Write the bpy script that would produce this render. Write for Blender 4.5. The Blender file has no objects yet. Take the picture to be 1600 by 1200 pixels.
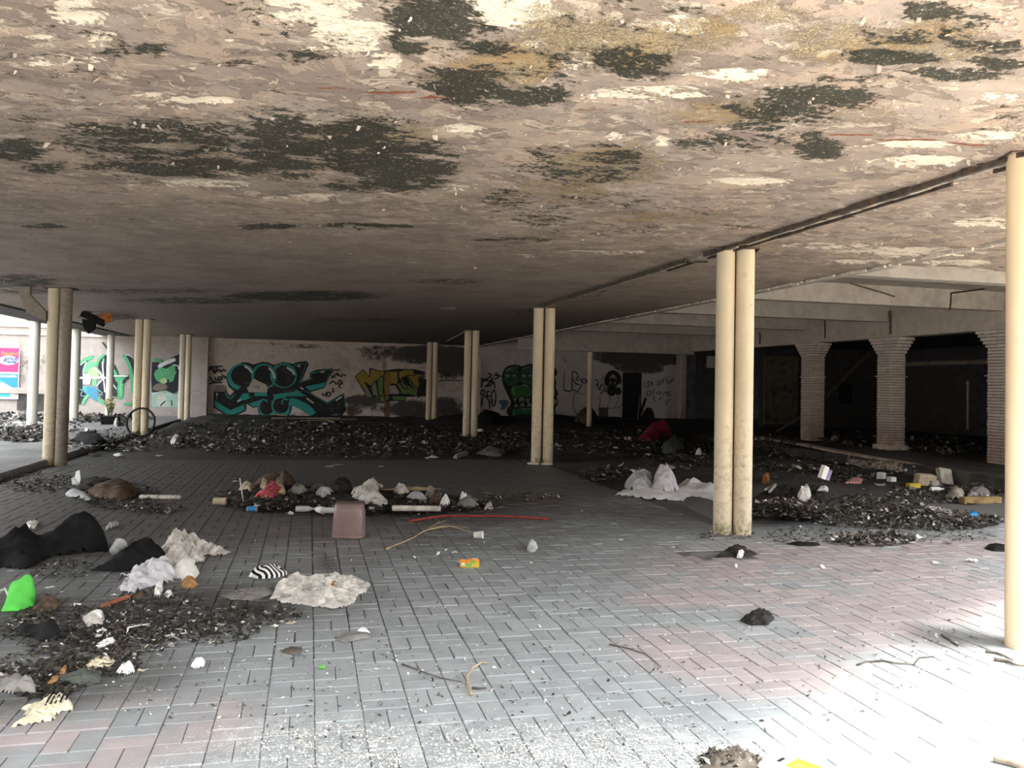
SKY_STRENGTH, SUN_STRENGTH, SUN_ANGLE, SUN_DIR = 6.0, 14.0, 16, (.74, -.62, 2.1)
COURT_X, COURT_H = -24.0, 5.0  # added courtyard blocker, sized for the sky light it lets in
STREET_Y, STREET_H = -14.0, 8.0  # added front blocker, holds low sky light off the deep hall
EXPOSURE = 0.36
import bpy, bmesh, math, random
import numpy as np
from mathutils import Vector, Matrix, Euler

C = bpy.context.scene.collection
rnd = random.Random(7)
R = math.radians

# ------------------------------------------------------------------ camera, world, sun, exposure
F, YAW, PIT, ROL, SY, EYE = 1304.5, .2367, .0275, .0199, -36.86, 1.55
cd = bpy.data.cameras.new('camera'); cam = bpy.data.objects.new('camera', cd); C.objects.link(cam)
cd.sensor_width = 36.0; cd.lens = 36.0 * F / 1600; cd.shift_y = SY / 1600; cd.clip_end = 300
cam.matrix_world = (Matrix.Translation((0, 0, EYE)) @ Matrix.Rotation(-YAW, 4, 'Z') @ Matrix.Rotation(math.pi / 2 + PIT, 4, 'X')
                    @ Matrix.Rotation(ROL, 4, 'Z'))
sc = bpy.context.scene
sc.camera = cam
sc.view_settings.view_transform = 'Standard'; sc.view_settings.look = 'None'
sc.view_settings.gamma = 1.0; sc.view_settings.use_curve_mapping = False
sc.view_settings.exposure = EXPOSURE
sc.cycles.use_denoising = True
sc.cycles.max_bounces = 10; sc.cycles.diffuse_bounces = 7; sc.cycles.glossy_bounces = 3
sc.cycles.caustics_reflective = False; sc.cycles.caustics_refractive = False

world = bpy.data.worlds.new('sky'); sc.world = world; world.use_nodes = True
bg = world.node_tree.nodes['Background']
bg.inputs['Color'].default_value = (0.93, 0.97, 1.0, 1); bg.inputs['Strength'].default_value = SKY_STRENGTH
sd = bpy.data.lights.new('sun', 'SUN'); sun = bpy.data.objects.new('sun', sd); C.objects.link(sun)
sd.energy = SUN_STRENGTH; sd.angle = R(SUN_ANGLE); sd.color = (1.0, 0.95, 0.87)
sv = Vector(SUN_DIR)                # towards the sun
sun.rotation_euler = sv.to_track_quat('Z', 'Y').to_euler()

# ------------------------------------------------------------------ from the photograph to places in the building
def ray(x, y):
    a = x - 800; b = y - 600 - SY
    c, s = math.cos(ROL), math.sin(ROL)
    u = c * a + s * b; v = -s * a + c * b
    X = u / F; U = -v / F; D = 1.0
    c, s = math.cos(PIT), math.sin(PIT)
    D, U = c * D - s * U, s * D + c * U
    c, s = math.cos(YAW), math.sin(YAW)
    return (c * X + s * D, -s * X + c * D, U)
def gp(x, y, z=0.0):
    r = ray(x, y); t = (z - EYE) / r[2]
    return Vector((r[0] * t, r[1] * t, z))
def wp(x, y, Y=33.0):
    r = ray(x, y); t = Y / r[1]
    return Vector((r[0] * t, Y, EYE + r[2] * t))
HC = 3.03                            # ceiling height
def cp(x, y): return gp(x, y, HC)

# ------------------------------------------------------------------ helpers
def hash2(ix, iy, seed):
    h = (ix.astype(np.int64) * 374761393 + iy.astype(np.int64) * 668265263 + seed * 144269504) & 0x7fffffff
    h = ((h ^ (h >> 13)) * 1274126177) & 0x7fffffff
    h = (h ^ (h >> 16)) & 0xffff
    return h / 65535.0
def vnoise(x, y, seed=0):
    x = np.asarray(x, float); y = np.asarray(y, float)
    ix = np.floor(x); iy = np.floor(y); fx = x - ix; fy = y - iy
    fx = fx * fx * (3 - 2 * fx); fy = fy * fy * (3 - 2 * fy)
    a = hash2(ix, iy, seed); b = hash2(ix + 1, iy, seed); c = hash2(ix, iy + 1, seed); d = hash2(ix + 1, iy + 1, seed)
    return (a * (1 - fx) + b * fx) * (1 - fy) + (c * (1 - fx) + d * fx) * fy
def fbm(x, y, seed=0, oct=4):
    t = 0; a = .5; n = 0
    for o in range(oct):
        t = t + a * vnoise(x * 2 ** o, y * 2 ** o, seed + o * 17); n += a; a *= .5
    return t / n
def sstep(a, b, x):
    t = np.clip((np.asarray(x, float) - a) / (b - a), 0, 1); return t * t * (3 - 2 * t)

class MB:
    def __init__(s): s.v = []; s.f = []; s.m = []; s.c = []
    def add(s, vs, fs, mi=0, col=None):
        o = len(s.v); s.v += [tuple(v) for v in vs]; s.f += [tuple(i + o for i in f) for f in fs]
        s.m += [mi] * len(fs)
        if col is not None: s.c += [col] * len(fs)
    def box(s, lo, hi, mi=0, M=None):
        x0, y0, z0 = lo; x1, y1, z1 = hi
        v = [(x0,y0,z0),(x1,y0,z0),(x1,y1,z0),(x0,y1,z0),(x0,y0,z1),(x1,y0,z1),(x1,y1,z1),(x0,y1,z1)]
        if M is not None: v = [M @ Vector(p) for p in v]
        s.add(v, [(0,3,2,1),(4,5,6,7),(0,1,5,4),(1,2,6,5),(2,3,7,6),(3,0,4,7)], mi)
    def bbox(s, lo, hi, b, mi=0, M=None):                  # box with a bevelled top
        x0, y0, z0 = lo; x1, y1, z1 = hi
        v = [(x0,y0,z0),(x1,y0,z0),(x1,y1,z0),(x0,y1,z0),(x0,y0,z1-b),(x1,y0,z1-b),(x1,y1,z1-b),(x0,y1,z1-b),
             (x0+b,y0+b,z1),(x1-b,y0+b,z1),(x1-b,y1-b,z1),(x0+b,y1-b,z1)]
        if M is not None: v = [M @ Vector(p) for p in v]
        s.add(v, [(0,1,5,4),(1,2,6,5),(2,3,7,6),(3,0,4,7),(4,5,9,8),(5,6,10,9),(6,7,11,10),(7,4,8,11),(8,9,10,11)], mi)
    def tube(s, pts, r, n=8, mi=0, cap=True):
        pts = [Vector(p) for p in pts]; k = len(pts)
        rs = r if isinstance(r, (list, tuple)) else [r] * k
        t0 = (pts[1] - pts[0]).normalized()
        up = Vector((0, 0, 1)) if abs(t0.z) < .9 else Vector((1, 0, 0))
        nx = t0.cross(up).normalized(); vs = []
        for i, p in enumerate(pts):
            t = (pts[min(i + 1, k - 1)] - pts[max(i - 1, 0)]).normalized()
            nx = (nx - t * nx.dot(t)).normalized(); ny = t.cross(nx)
            for j in range(n):
                a = 2 * math.pi * j / n; vs.append(p + (nx * math.cos(a) + ny * math.sin(a)) * rs[i])
        fs = [(i*n+j, i*n+(j+1)%n, (i+1)*n+(j+1)%n, (i+1)*n+j) for i in range(k-1) for j in range(n)]
        if cap: fs += [tuple(range(n))[::-1], tuple((k-1)*n+j for j in range(n))]
        s.add(vs, fs, mi)
    def lathe(s, prof, n=24, mi=0, M=None, sx=1, sy=1, pw=None):   # prof: list of (radius, z)
        vs = []
        for r, z in prof:
            for j in range(n):
                a = 2 * math.pi * j / n; ca, sa = math.cos(a), math.sin(a)
                if pw:
                    ca = math.copysign(abs(ca) ** pw, ca); sa = math.copysign(abs(sa) ** pw, sa)
                p = Vector((r * ca * sx, r * sa * sy, z)); vs.append(M @ p if M is not None else p)
        k = len(prof)
        s.add(vs, [(i*n+j, i*n+(j+1)%n, (i+1)*n+(j+1)%n, (i+1)*n+j) for i in range(k-1) for j in range(n)], mi)

def mesh(name, mb, mats, smooth=False):
    me = bpy.data.meshes.new(name); me.from_pydata(mb.v, [], mb.f)
    for m in (mats if isinstance(mats, (list, tuple)) else [mats]): me.materials.append(m)
    if mb.m and max(mb.m): me.polygons.foreach_set('material_index', mb.m)
    if smooth: me.polygons.foreach_set('use_smooth', [True] * len(me.polygons))
    if mb.c:
        at = me.color_attributes.new('Col', 'FLOAT_COLOR', 'CORNER')
        arr = np.repeat(np.array([list(c) + [1.0] for c in mb.c], np.float32), [len(f) for f in mb.f], axis=0)
        at.data.foreach_set('color', arr.ravel())
    me.update(); return me
def link(name, data, parent=None, loc=None, rot=None):
    o = bpy.data.objects.new(name, data); C.objects.link(o)
    if parent is not None: o.parent = parent
    if loc is not None: o.location = loc
    if rot is not None: o.rotation_euler = rot
    return o
def obj(name, mb, mats, parent=None, loc=None, rot=None, smooth=False):
    return link(name, mesh(name, mb, mats, smooth), parent, loc, rot)
def tag(o, label=None, cat=None, group=None, kind=None):
    if label: o['label'] = label
    if cat: o['category'] = cat
    if group: o['group'] = group
    if kind: o['kind'] = kind
    return o
def struct(o, label=None, cat='building part'):
    o['kind'] = 'structure'
    if label: o['label'] = label; o['category'] = cat
    return o

# ------------------------------------------------------------------ materials
class NT:
    def __init__(s, name, rough=.85, spec=.3):
        s.mat = bpy.data.materials.new(name); s.mat.use_nodes = True
        s.t = s.mat.node_tree; s.n = s.t.nodes; s.b = s.n['Principled BSDF']
        s.b.inputs['Roughness'].default_value = rough; s.b.inputs['Specular IOR Level'].default_value = spec
        s._pos = None
    def set(s, sock, v):
        if isinstance(v, bpy.types.NodeSocket): s.t.links.new(v, sock)
        elif isinstance(v, (tuple, list)) and len(v) == 3 and sock.type == 'RGBA': sock.default_value = (*v, 1)
        else: sock.default_value = v
    def pos(s):
        if s._pos is None: s._pos = s.n.new('ShaderNodeNewGeometry').outputs['Position']
        return s._pos
    def objpos(s): return s.n.new('ShaderNodeTexCoord').outputs['Object']
    def mapped(s, v, sc=(1,1,1), loc=(0,0,0), rot=(0,0,0)):
        m = s.n.new('ShaderNodeMapping'); s.set(m.inputs['Vector'], v)
        m.inputs['Scale'].default_value = sc; m.inputs['Location'].default_value = loc; m.inputs['Rotation'].default_value = rot
        return m.outputs[0]
    def noise(s, scale, detail=4, rough=.55, vec=None, dist=0.0):
        n = s.n.new('ShaderNodeTexNoise'); s.set(n.inputs['Vector'], vec if vec is not None else s.pos())
        n.inputs['Scale'].default_value = scale; n.inputs['Detail'].default_value = detail
        n.inputs['Roughness'].default_value = rough; n.inputs['Distortion'].default_value = dist
        return n.outputs['Fac']
    def voronoi(s, scale, vec=None, feature='F1', out='Distance'):
        n = s.n.new('ShaderNodeTexVoronoi'); n.feature = feature
        s.set(n.inputs['Vector'], vec if vec is not None else s.pos()); n.inputs['Scale'].default_value = scale
        return n.outputs[out]
    def ramp(s, fac, a, b, lo=0.0, hi=1.0):
        n = s.n.new('ShaderNodeMapRange'); n.interpolation_type = 'SMOOTHSTEP'; n.clamp = True
        s.set(n.inputs['Value'], fac); n.inputs['From Min'].default_value = a; n.inputs['From Max'].default_value = b
        n.inputs['To Min'].default_value = lo; n.inputs['To Max'].default_value = hi
        return n.outputs[0]
    def math(s, op, a, b=0.0, clamp=False):
        n = s.n.new('ShaderNodeMath'); n.operation = op; n.use_clamp = clamp
        s.set(n.inputs[0], a); s.set(n.inputs[1], b); return n.outputs[0]
    def mix(s, fac, a, b, mode='MIX'):
        n = s.n.new('ShaderNodeMix'); n.data_type = 'RGBA'; n.blend_type = mode
        s.set(n.inputs['Factor'], fac); s.set(n.inputs['A'] if False else n.inputs[6], a); s.set(n.inputs[7], b)
        return n.outputs[2]
    def attr(s, name, out='Fac'):
        n = s.n.new('ShaderNodeAttribute'); n.attribute_name = name; return n.outputs[out]
    def sep(s, v):
        n = s.n.new('ShaderNodeSeparateXYZ'); s.set(n.inputs[0], v); return n.outputs
    def rand(s): return s.n.new('ShaderNodeObjectInfo').outputs['Random']
    def ellipse(s, c, ax, ay, rot=0.0, soft=.5):
        m = s.n.new('ShaderNodeMapping'); m.vector_type = 'TEXTURE'; s.set(m.inputs['Vector'], s.pos())
        m.inputs['Location'].default_value = (c[0], c[1], 0); m.inputs['Rotation'].default_value = (0, 0, rot)
        m.inputs['Scale'].default_value = (ax, ay, 50)
        l = s.n.new('ShaderNodeVectorMath'); l.operation = 'LENGTH'; s.t.links.new(m.outputs[0], l.inputs[0])
        return s.ramp(l.outputs['Value'], 1.0 + soft, 1.0 - soft)
    def maxof(s, items):
        r = items[0]
        for i in items[1:]: r = s.math('MAXIMUM', r, i)
        return r
    def bump(s, h, strength=.5, dist=.02):
        n = s.n.new('ShaderNodeBump'); n.inputs['Strength'].default_value = strength; n.inputs['Distance'].default_value = dist
        s.set(n.inputs['Height'], h); s.t.links.new(n.outputs[0], s.b.inputs['Normal'])
    def color(s, c): s.set(s.b.inputs['Base Color'], c); return s.mat
    def val(s, k, v): s.set(s.b.inputs[k], v)

def plain(name, col, var=.25, scale=9, rough=.8, spec=.3, bump=.25, dirt=None, dscale=6, bdist=.004):
    m = NT(name, rough, spec)
    n = m.noise(scale, 5, .6, m.objpos())
    lo = tuple(c * (1 - var) for c in col); hi = tuple(min(1, c * (1 + var)) for c in col)
    c = m.mix(m.ramp(n, .3, .7), lo, hi)
    if dirt:
        d = m.noise(dscale, 6, .65, m.objpos()); c = m.mix(m.ramp(d, .5, .68, 0, .85), c, dirt)
    if bump: m.bump(m.noise(scale * 4, 4, .6, m.objpos()), bump, bdist)
    return m.color(c)

# pavers
def paver_material(name, joint=False):
    m = NT(name, .58, .42)
    n1 = m.noise(1.1, 5, .6); n2 = m.noise(7, 5, .6); n3 = m.noise(55, 3, .6)
    tone = m.attr('tone')
    grey = m.mix(tone, (.315, .345, .362), (.375, .405, .422)); pink = m.mix(tone, (.43, .362, .365), (.48, .41, .412))
    pe = [m.ellipse(gp(1330, 905), 1.6, 1.5, .2, .45), m.ellipse(gp(1090, 1020), .42, .5, 0, .5), m.ellipse(gp(1450, 860), 2.2, .55, 0, .5),
          m.ellipse(gp(1230, 1060), .5, .35, 0, .5), m.ellipse(gp(80, 1160), .6, .45, .2, .6), m.ellipse(gp(1080, 935), .5, .3, 0, .5),
          m.ellipse(gp(1330, 985), .8, .35, .3, .5), m.ellipse(gp(420, 800), 1.6, 2.2, 0, .6), m.ellipse(gp(280, 1135), .35, .3, 0, .6)]
    pk = m.math('MULTIPLY', m.maxof(pe), m.ramp(m.math('ADD', m.math('MULTIPLY', n1, .95), m.math('MULTIPLY', tone, .12)), .36, .58, 0, .9))
    c = m.mix(pk, grey, pink)
    c = m.mix(m.ramp(n2, .35, .75, .22, 0), c, (.12, .12, .12))
    sx, sy, sz = m.sep(m.pos())
    # sooty dirt and trodden earth away from the entrance, plus fading light painted in
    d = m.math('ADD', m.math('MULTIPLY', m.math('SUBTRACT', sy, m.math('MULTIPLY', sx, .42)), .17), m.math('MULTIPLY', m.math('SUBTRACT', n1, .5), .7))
    soot_shade = m.ramp(d, .65, 1.75, 0, .9)
    c = m.mix(soot_shade, c, (.062, .058, .055))
    de = [m.ellipse(gp(150, 960), 1.5, .75, .12, .6), m.ellipse(gp(380, 945), .55, .4, .1, .6), m.ellipse(gp(60, 1070), .7, .45, .2, .6), m.ellipse(gp(650, 790), 1.6, 1.4, 0, .5),
          m.ellipse(gp(1300, 800), 2.6, 1.0, 0, .5), m.ellipse(gp(1490, 1000), .28, .22, 0, .9)]  # last ellipse paints the right column's shadow into the floor
    dm = m.math('MULTIPLY', m.maxof(de), m.ramp(m.math('ADD', m.math('MULTIPLY', n1, .5), m.math('MULTIPLY', n2, .5)), .3, .6, .3, .92))
    c = m.mix(dm, c, (.05, .047, .043))
    # pale grit
    we = [m.ellipse(gp(560, 1165), .95, .30, .1, .7), m.ellipse(gp(1010, 1160), .42, .28, 0, .7), m.ellipse(gp(830, 1150), .28, .22, 0, .7), m.ellipse(gp(450, 1150), .6, .3, 0, .7),
          m.ellipse(gp(1130, 1180), .35, .22, 0, .7), m.ellipse(gp(880, 1190), .8, .3, 0, .7)]
    near = m.ramp(sy, 7.5, 3.4, 0.0, .10)
    thr = m.math('ADD', m.math('MULTIPLY', m.maxof(we), .20), near)
    g = m.math('ADD', m.math('MULTIPLY', m.noise(95, 3, .7), .62), m.math('MULTIPLY', m.noise(16, 4, .6), .38))
    gm = m.ramp(m.math('SUBTRACT', m.math('ADD', g, thr), .80), -.01, .05)
    c = m.mix(m.math('MULTIPLY', gm, .65), c, (.66, .67, .66))
    if joint:
        jm = m.math('MULTIPLY', m.ramp(m.math('SUBTRACT', sx, m.math('MULTIPLY', sy, .3)), -.1, -1.1), m.ramp(m.noise(40, 4, .7), .4, .6))
        jm = m.math('MULTIPLY', jm, m.ramp(sy, 6.0, 4.4))
        dark = m.mix(soot_shade, (.13, .13, .13), (.03, .028, .027))
        c = m.mix(m.math('MULTIPLY', jm, .8), m.mix(gm, dark, (.6, .6, .57)), (.62, .61, .58))
    m.bump(m.math('ADD', n3, m.math('MULTIPLY', gm, .6)), .35, .004)
    return m.color(c)
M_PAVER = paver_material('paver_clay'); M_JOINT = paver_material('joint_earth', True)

# ceiling paint
def ceiling_material():
    m = NT('peeling_ceiling_paint', .8, .25)
    p = m.pos(); warp = m.noise(3, 3, .5)
    n1 = m.noise(1.3, 6, .62); n2 = m.noise(6, 6, .65); n3 = m.noise(26, 5, .7); n4 = m.noise(90, 4, .7)
    base = m.mix(m.ramp(n1, .35, .65), (.27, .218, .19), (.375, .316, .275))
    base = m.mix(m.ramp(n2, .45, .7, 0, .4), base, (.46, .385, .32))
    pa = m.ramp(m.noise(1.7, 7, .68, None, .6), .515, .53); pb = m.ramp(m.noise(3.1, 7, .66, m.mapped(m.pos(), (1, 1.6, 1), (3, 7, 0)), .5), .54, .555)
    pc = m.ramp(m.noise(5.2, 6, .66, m.mapped(m.pos(), (1, 1.5, 1), (9, 2, 0)), .8), .57, .58)
    nr = m.attr('flak')
    base = m.mix(m.math('MULTIPLY', pa, m.math('MULTIPLY', nr, .75)), base, (.42, .33, .265))
    base = m.mix(m.math('MULTIPLY', pb, m.math('MULTIPLY', nr, .8)), base, (.235, .19, .165))
    base = m.mix(m.math('MULTIPLY', pc, m.math('MULTIPLY', nr, .8)), base, (.56, .475, .39))
    # scalloped paint edges
    vd = m.voronoi(2.2, m.mapped(m.pos(), (1, 1.5, 1)), 'DISTANCE_TO_EDGE')
    e1 = m.math('ADD', m.math('MULTIPLY', m.attr('cream'), .8), m.math('ADD', m.math('MULTIPLY', m.math('SUBTRACT', m.noise(3.6, 7, .68, m.mapped(m.pos(), (1, 1.5, 1)), .7), .5), 1.9), m.math('ADD', m.math('MULTIPLY', m.math('SUBTRACT', m.noise(11, 6, .68, m.mapped(m.pos(), (1, 1.7, 1)), .6), .5), 1.7), m.math('MULTIPLY', m.math('SUBTRACT', n3, .5), .6))))
    cr = m.ramp(e1, .52, .60)
    c = m.mix(cr, base, m.mix(n3, (.70, .60, .47), (.90, .82, .70)))
    th = m.ramp(n1, .3, .7, .62, .70)
    flake = m.ramp(m.math('ADD', m.math('MULTIPLY', n2, .6), m.math('MULTIPLY', n3, .4)), .585, .615)
    flake = m.math('MULTIPLY', flake, m.attr('flak'))
    c = m.mix(m.math('MULTIPLY', flake, .75), c, (.78, .68, .54))
    rust = m.ramp(m.math('ADD', m.attr('rust'), m.math('MULTIPLY', m.math('SUBTRACT', n3, .5), 1.0)), .5, .75)
    c = m.mix(rust, c, (.24, .085, .045))
    ol = m.ramp(m.math('ADD', m.attr('olive'), m.math('ADD', m.math('MULTIPLY', m.math('SUBTRACT', m.noise(4, 7, .72, None, .6), .5), 2.0), m.math('MULTIPLY', m.math('SUBTRACT', n4, .5), 2.0))), .42, .72)
    oc = m.mix(m.ramp(n4, .35, .62), (.10, .082, .045), (.52, .42, .26)); oc = m.mix(m.ramp(m.noise(2.3, 3), .45, .65), oc, m.mix(n4, (.22, .13, .05), (.55, .40, .20)))
    c = m.mix(m.math('MULTIPLY', ol, .85), c, oc)
    e2 = m.math('ADD', m.math('SUBTRACT', m.math('MULTIPLY', m.attr('mold'), .98), m.ramp(m.noise(2.6, 5, .6, m.mapped(m.pos(), (1, 1.8, 1), (4, 1, 0)), .4), .5, .66, 0, .5)), m.math('ADD', m.math('MULTIPLY', m.math('SUBTRACT', m.noise(5, 7, .7, m.mapped(m.pos(), (1, 1.7, 1)), .5), .5), 2.3), m.math('MULTIPLY', m.math('SUBTRACT', n3, .5), 1.9)))
    halo = m.math('MULTIPLY', m.ramp(e2, .18, .5), m.ramp(m.math('ADD', m.math('MULTIPLY', n4, .6), m.math('MULTIPLY', n3, .4)), .42, .56))
    c = m.mix(m.math('MULTIPLY', halo, .75), c, m.mix(n2, (.13, .105, .075), (.22, .185, .14)))
    mo = m.ramp(e2, .47, .64)
    mc = m.mix(m.ramp(n4, .5, .72), (.028, .03, .023), (.15, .145, .105))
    mc = m.mix(m.ramp(m.noise(48, 3, .7), .62, .68, 0, .8), mc, (.62, .58, .48))
    c = m.mix(m.math('MULTIPLY', mo, .93), c, mc)
    soot_shade = m.ramp(m.math('ADD', m.attr('soot_shade'), m.math('MULTIPLY', m.math('SUBTRACT', n1, .5), .5)), .1, 1.0, 0, .7)
    c = m.mix(soot_shade, c, (.12, .11, .105))
    h = m.math('ADD', m.math('MULTIPLY', cr, -.5), m.math('ADD', m.math('MULTIPLY', n3, .6), m.math('MULTIPLY', m.math('ADD', mo, ol), m.math('MULTIPLY', n4, .8))))
    h = m.math('ADD', h, m.math('MULTIPLY', nr, m.math('SUBTRACT', m.math('MULTIPLY', pa, .3), m.math('ADD', m.math('MULTIPLY', pb, .5), m.math('MULTIPLY', pc, .5)))))
    m.bump(m.math('ADD', h, m.math('MULTIPLY', flake, -.4)), .9, .012)
    return m.color(c)
M_CEIL = ceiling_material()

def wall_material(name, lo, hi, peel=.6, wet=(.05, .047, .043)):
    m = NT(name, .9, .2)
    n1 = m.noise(.8, 5, .6); n2 = m.noise(4.5, 6, .65); n3 = m.noise(25, 4, .6)
    c = m.mix(m.ramp(n2, .35, .65), lo, hi)
    c = m.mix(m.ramp(m.math('ADD', m.math('MULTIPLY', n1, .5), m.math('MULTIPLY', n2, .5)), .52, .6, 0, peel), c, tuple(x * .62 for x in lo))
    st = m.math('ADD', m.attr('dark'), m.math('ADD', m.math('MULTIPLY', m.math('SUBTRACT', n2, .5), 1.1), m.math('MULTIPLY', m.math('SUBTRACT', n3, .5), .5)))
    c = m.mix(m.ramp(st, .42, .75, 0, .93), c, wet)
    ru = m.math('ADD', m.attr('rust'), m.math('MULTIPLY', m.math('SUBTRACT', n3, .5), .6))
    c = m.mix(m.ramp(ru, .4, .7, 0, .85), c, (.13, .065, .03))
    m.bump(m.math('ADD', n3, m.math('MULTIPLY', n2, 1.5)), .5, .02)
    return m.color(c)
M_WALL = wall_material('stained_plaster', (.56, .48, .425), (.68, .60, .54))
M_WALLGREY = wall_material('grey_plaster', (.52, .475, .455), (.62, .58, .56), .2)
M_WALLPALE = wall_material('pale_plaster', (.40, .355, .325), (.47, .425, .39), .12, (.3, .27, .25))
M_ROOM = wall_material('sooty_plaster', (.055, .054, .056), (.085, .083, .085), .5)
M_BEAM = wall_material('beam_paint', (.36, .33, .30), (.46, .42, .385), .25)
M_LINTEL = wall_material('lintel_paint', (.50, .44, .385), (.62, .55, .48), .3)
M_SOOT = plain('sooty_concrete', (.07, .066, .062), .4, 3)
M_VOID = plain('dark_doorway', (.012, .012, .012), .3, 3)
M_CONC = NT('worn_concrete', .85, .3)
_n1 = M_CONC.noise(.7, 6, .65); _n2 = M_CONC.noise(9, 5, .65)
_c = M_CONC.mix(M_CONC.ramp(_n1, .35, .65), (.17, .17, .17), (.27, .27, .265)); _c = M_CONC.mix(M_CONC.ramp(_n2, .5, .75, 0, .6), _c, (.08, .078, .075))
M_CONC.bump(_n2, .4, .01); M_CONC = M_CONC.color(_c)
def earth():
    m = NT('black_earth', .95, .15)
    n1 = m.noise(1.2, 6, .65); n2 = m.noise(14, 6, .7)
    c = m.mix(m.ramp(n1, .35, .65), (.038, .036, .034), (.075, .071, .067))
    c = m.mix(m.ramp(n2, .55, .72, 0, .7), c, (.14, .132, .122))
    sx, sy, sz = m.sep(m.pos())
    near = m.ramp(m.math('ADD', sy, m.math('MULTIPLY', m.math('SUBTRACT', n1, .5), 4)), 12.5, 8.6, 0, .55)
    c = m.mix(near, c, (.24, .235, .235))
    m.bump(n2, .6, .02); return m.color(c)
M_EARTH = earth()
def pipe_paint(name, col, dirtcol=(.10, .075, .045), th=.56, foot=True):
    m = NT(name, .55, .4); v = m.objpos()
    n1 = m.noise(2.5, 5, .6, m.mapped(v, (1, 1, .35))); n2 = m.noise(16, 6, .7, v); n3 = m.noise(60, 3, .6, v)
    c = m.mix(m.ramp(n1, .3, .7), tuple(x * .82 for x in col), col)
    sx, sy, sz = m.sep(v)
    low = m.ramp(sz, 1.9, .1, 0, .10)
    g = m.math('ADD', m.math('MULTIPLY', n1, .5), m.math('ADD', m.math('MULTIPLY', n2, .5), low))
    c = m.mix(m.ramp(g, th - .03, th + .16, 0, .6), c, dirtcol)
    c = m.mix(m.ramp(n2, .70, .73, 0, .9), c, (.045, .035, .025))
    if foot: c = m.mix(m.math('MULTIPLY', m.ramp(sz, .22, .0), m.ramp(n2, .4, .62)), c, (.16, .155, .07))
    m.bump(m.math('ADD', n2, m.math('MULTIPLY', n3, .5)), .25, .004)
    return m.color(c)
M_PIPE = pipe_paint('cream_pipe_paint', (.74, .635, .46))
M_PIPEL = pipe_paint('bright_cream_pipe_paint', (.80, .64, .43), th=.68, foot=False)
M_PIPEG = pipe_paint('grimy_pipe_paint', (.29, .25, .20), (.08, .065, .05), .47)
M_PIPEW = pipe_paint('pale_pipe_paint', (.66, .62, .54), th=.62, foot=False)
M_METAL = plain('dark_metal', (.07, .055, .045), .5, 12, .6, .4, .3, (.16, .08, .04))
M_TRIM = plain('painted_strip', (.42, .38, .33), .35, 6, .7, .3, .3, (.06, .05, .04), 5)
def scrap_mat():
    m = NT('litter_scraps', .8, .3); c = m.attr('Col', 'Color')
    n = m.noise(40, 3, .6); return m.color(m.mix(m.ramp(n, .4, .7, 0, .35), c, (.05, .045, .04)))
M_SCRAP = scrap_mat()
def brickmat():
    m = NT('whitewashed_brick', .85, .25); v = m.pos(); n1 = m.noise(2.2, 4, .6); n2 = m.noise(22, 5, .65)
    c = m.mix(m.math('ADD', m.math('MULTIPLY', m.rand(), .6), m.math('MULTIPLY', n2, .4)), (.50, .44, .39), (.74, .66, .60))
    sx, sy, sz = m.sep(v)
    red = m.math('MULTIPLY', m.ramp(sz, 1.1, .45), m.ramp(m.math('ADD', n1, m.math('MULTIPLY', m.rand(), .2)), .45, .62))
    c = m.mix(m.math('MULTIPLY', red, .6), c, (.30, .19, .155)); c = m.mix(m.ramp(n2, .56, .7, 0, .6), c, (.17, .15, .13))
    m.bump(n2, .4, .006); return m.color(c)
M_BRICK = brickmat(); M_MORTAR = plain('dark_mortar', (.07, .06, .052), .3, 20)

# ------------------------------------------------------------------ ground
PX, PY, CELL = .06, .06, .22                 # basket-weave cells
XL, XR, YN = -4.3, 4.5, 8.7                  # paved hall: left kerb, right edge beyond YN
CONC_Z = .10
mb = MB()
pit = (gp(1062, 857), gp(1186, 868)); px0, px1 = pit[0].x, pit[1].x - .1; py0, py1 = pit[1].y - .02, pit[1].y + .24
B = (-60, -30, 60, 60); zb = -.008
for lo, hi in (((B[0], B[1]), (px0, B[3])), ((px1, B[1]), (B[2], B[3])), ((px0, B[1]), (px1, py0)), ((px0, py1), (px1, B[3]))):
    mb.add([(lo[0], lo[1], zb), (hi[0], lo[1], zb), (hi[0], hi[1], zb), (lo[0], hi[1], zb)], [(0, 1, 2, 3)])
pv = [(px0,py0,zb),(px1,py0,zb),(px1,py1,zb),(px0,py1,zb),(px0,py0,-.07),(px1,py0,-.07),(px1,py1,-.07),(px0,py1,-.07)]
mb.add(pv, [(4,5,6,7),(0,1,5,4),(1,2,6,5),(2,3,7,6),(3,0,4,7)], 1)
floor = struct(obj('floor', mb, [M_JOINT, M_EARTH]), 'floor of grey and pink block pavers in a basket weave')

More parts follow.
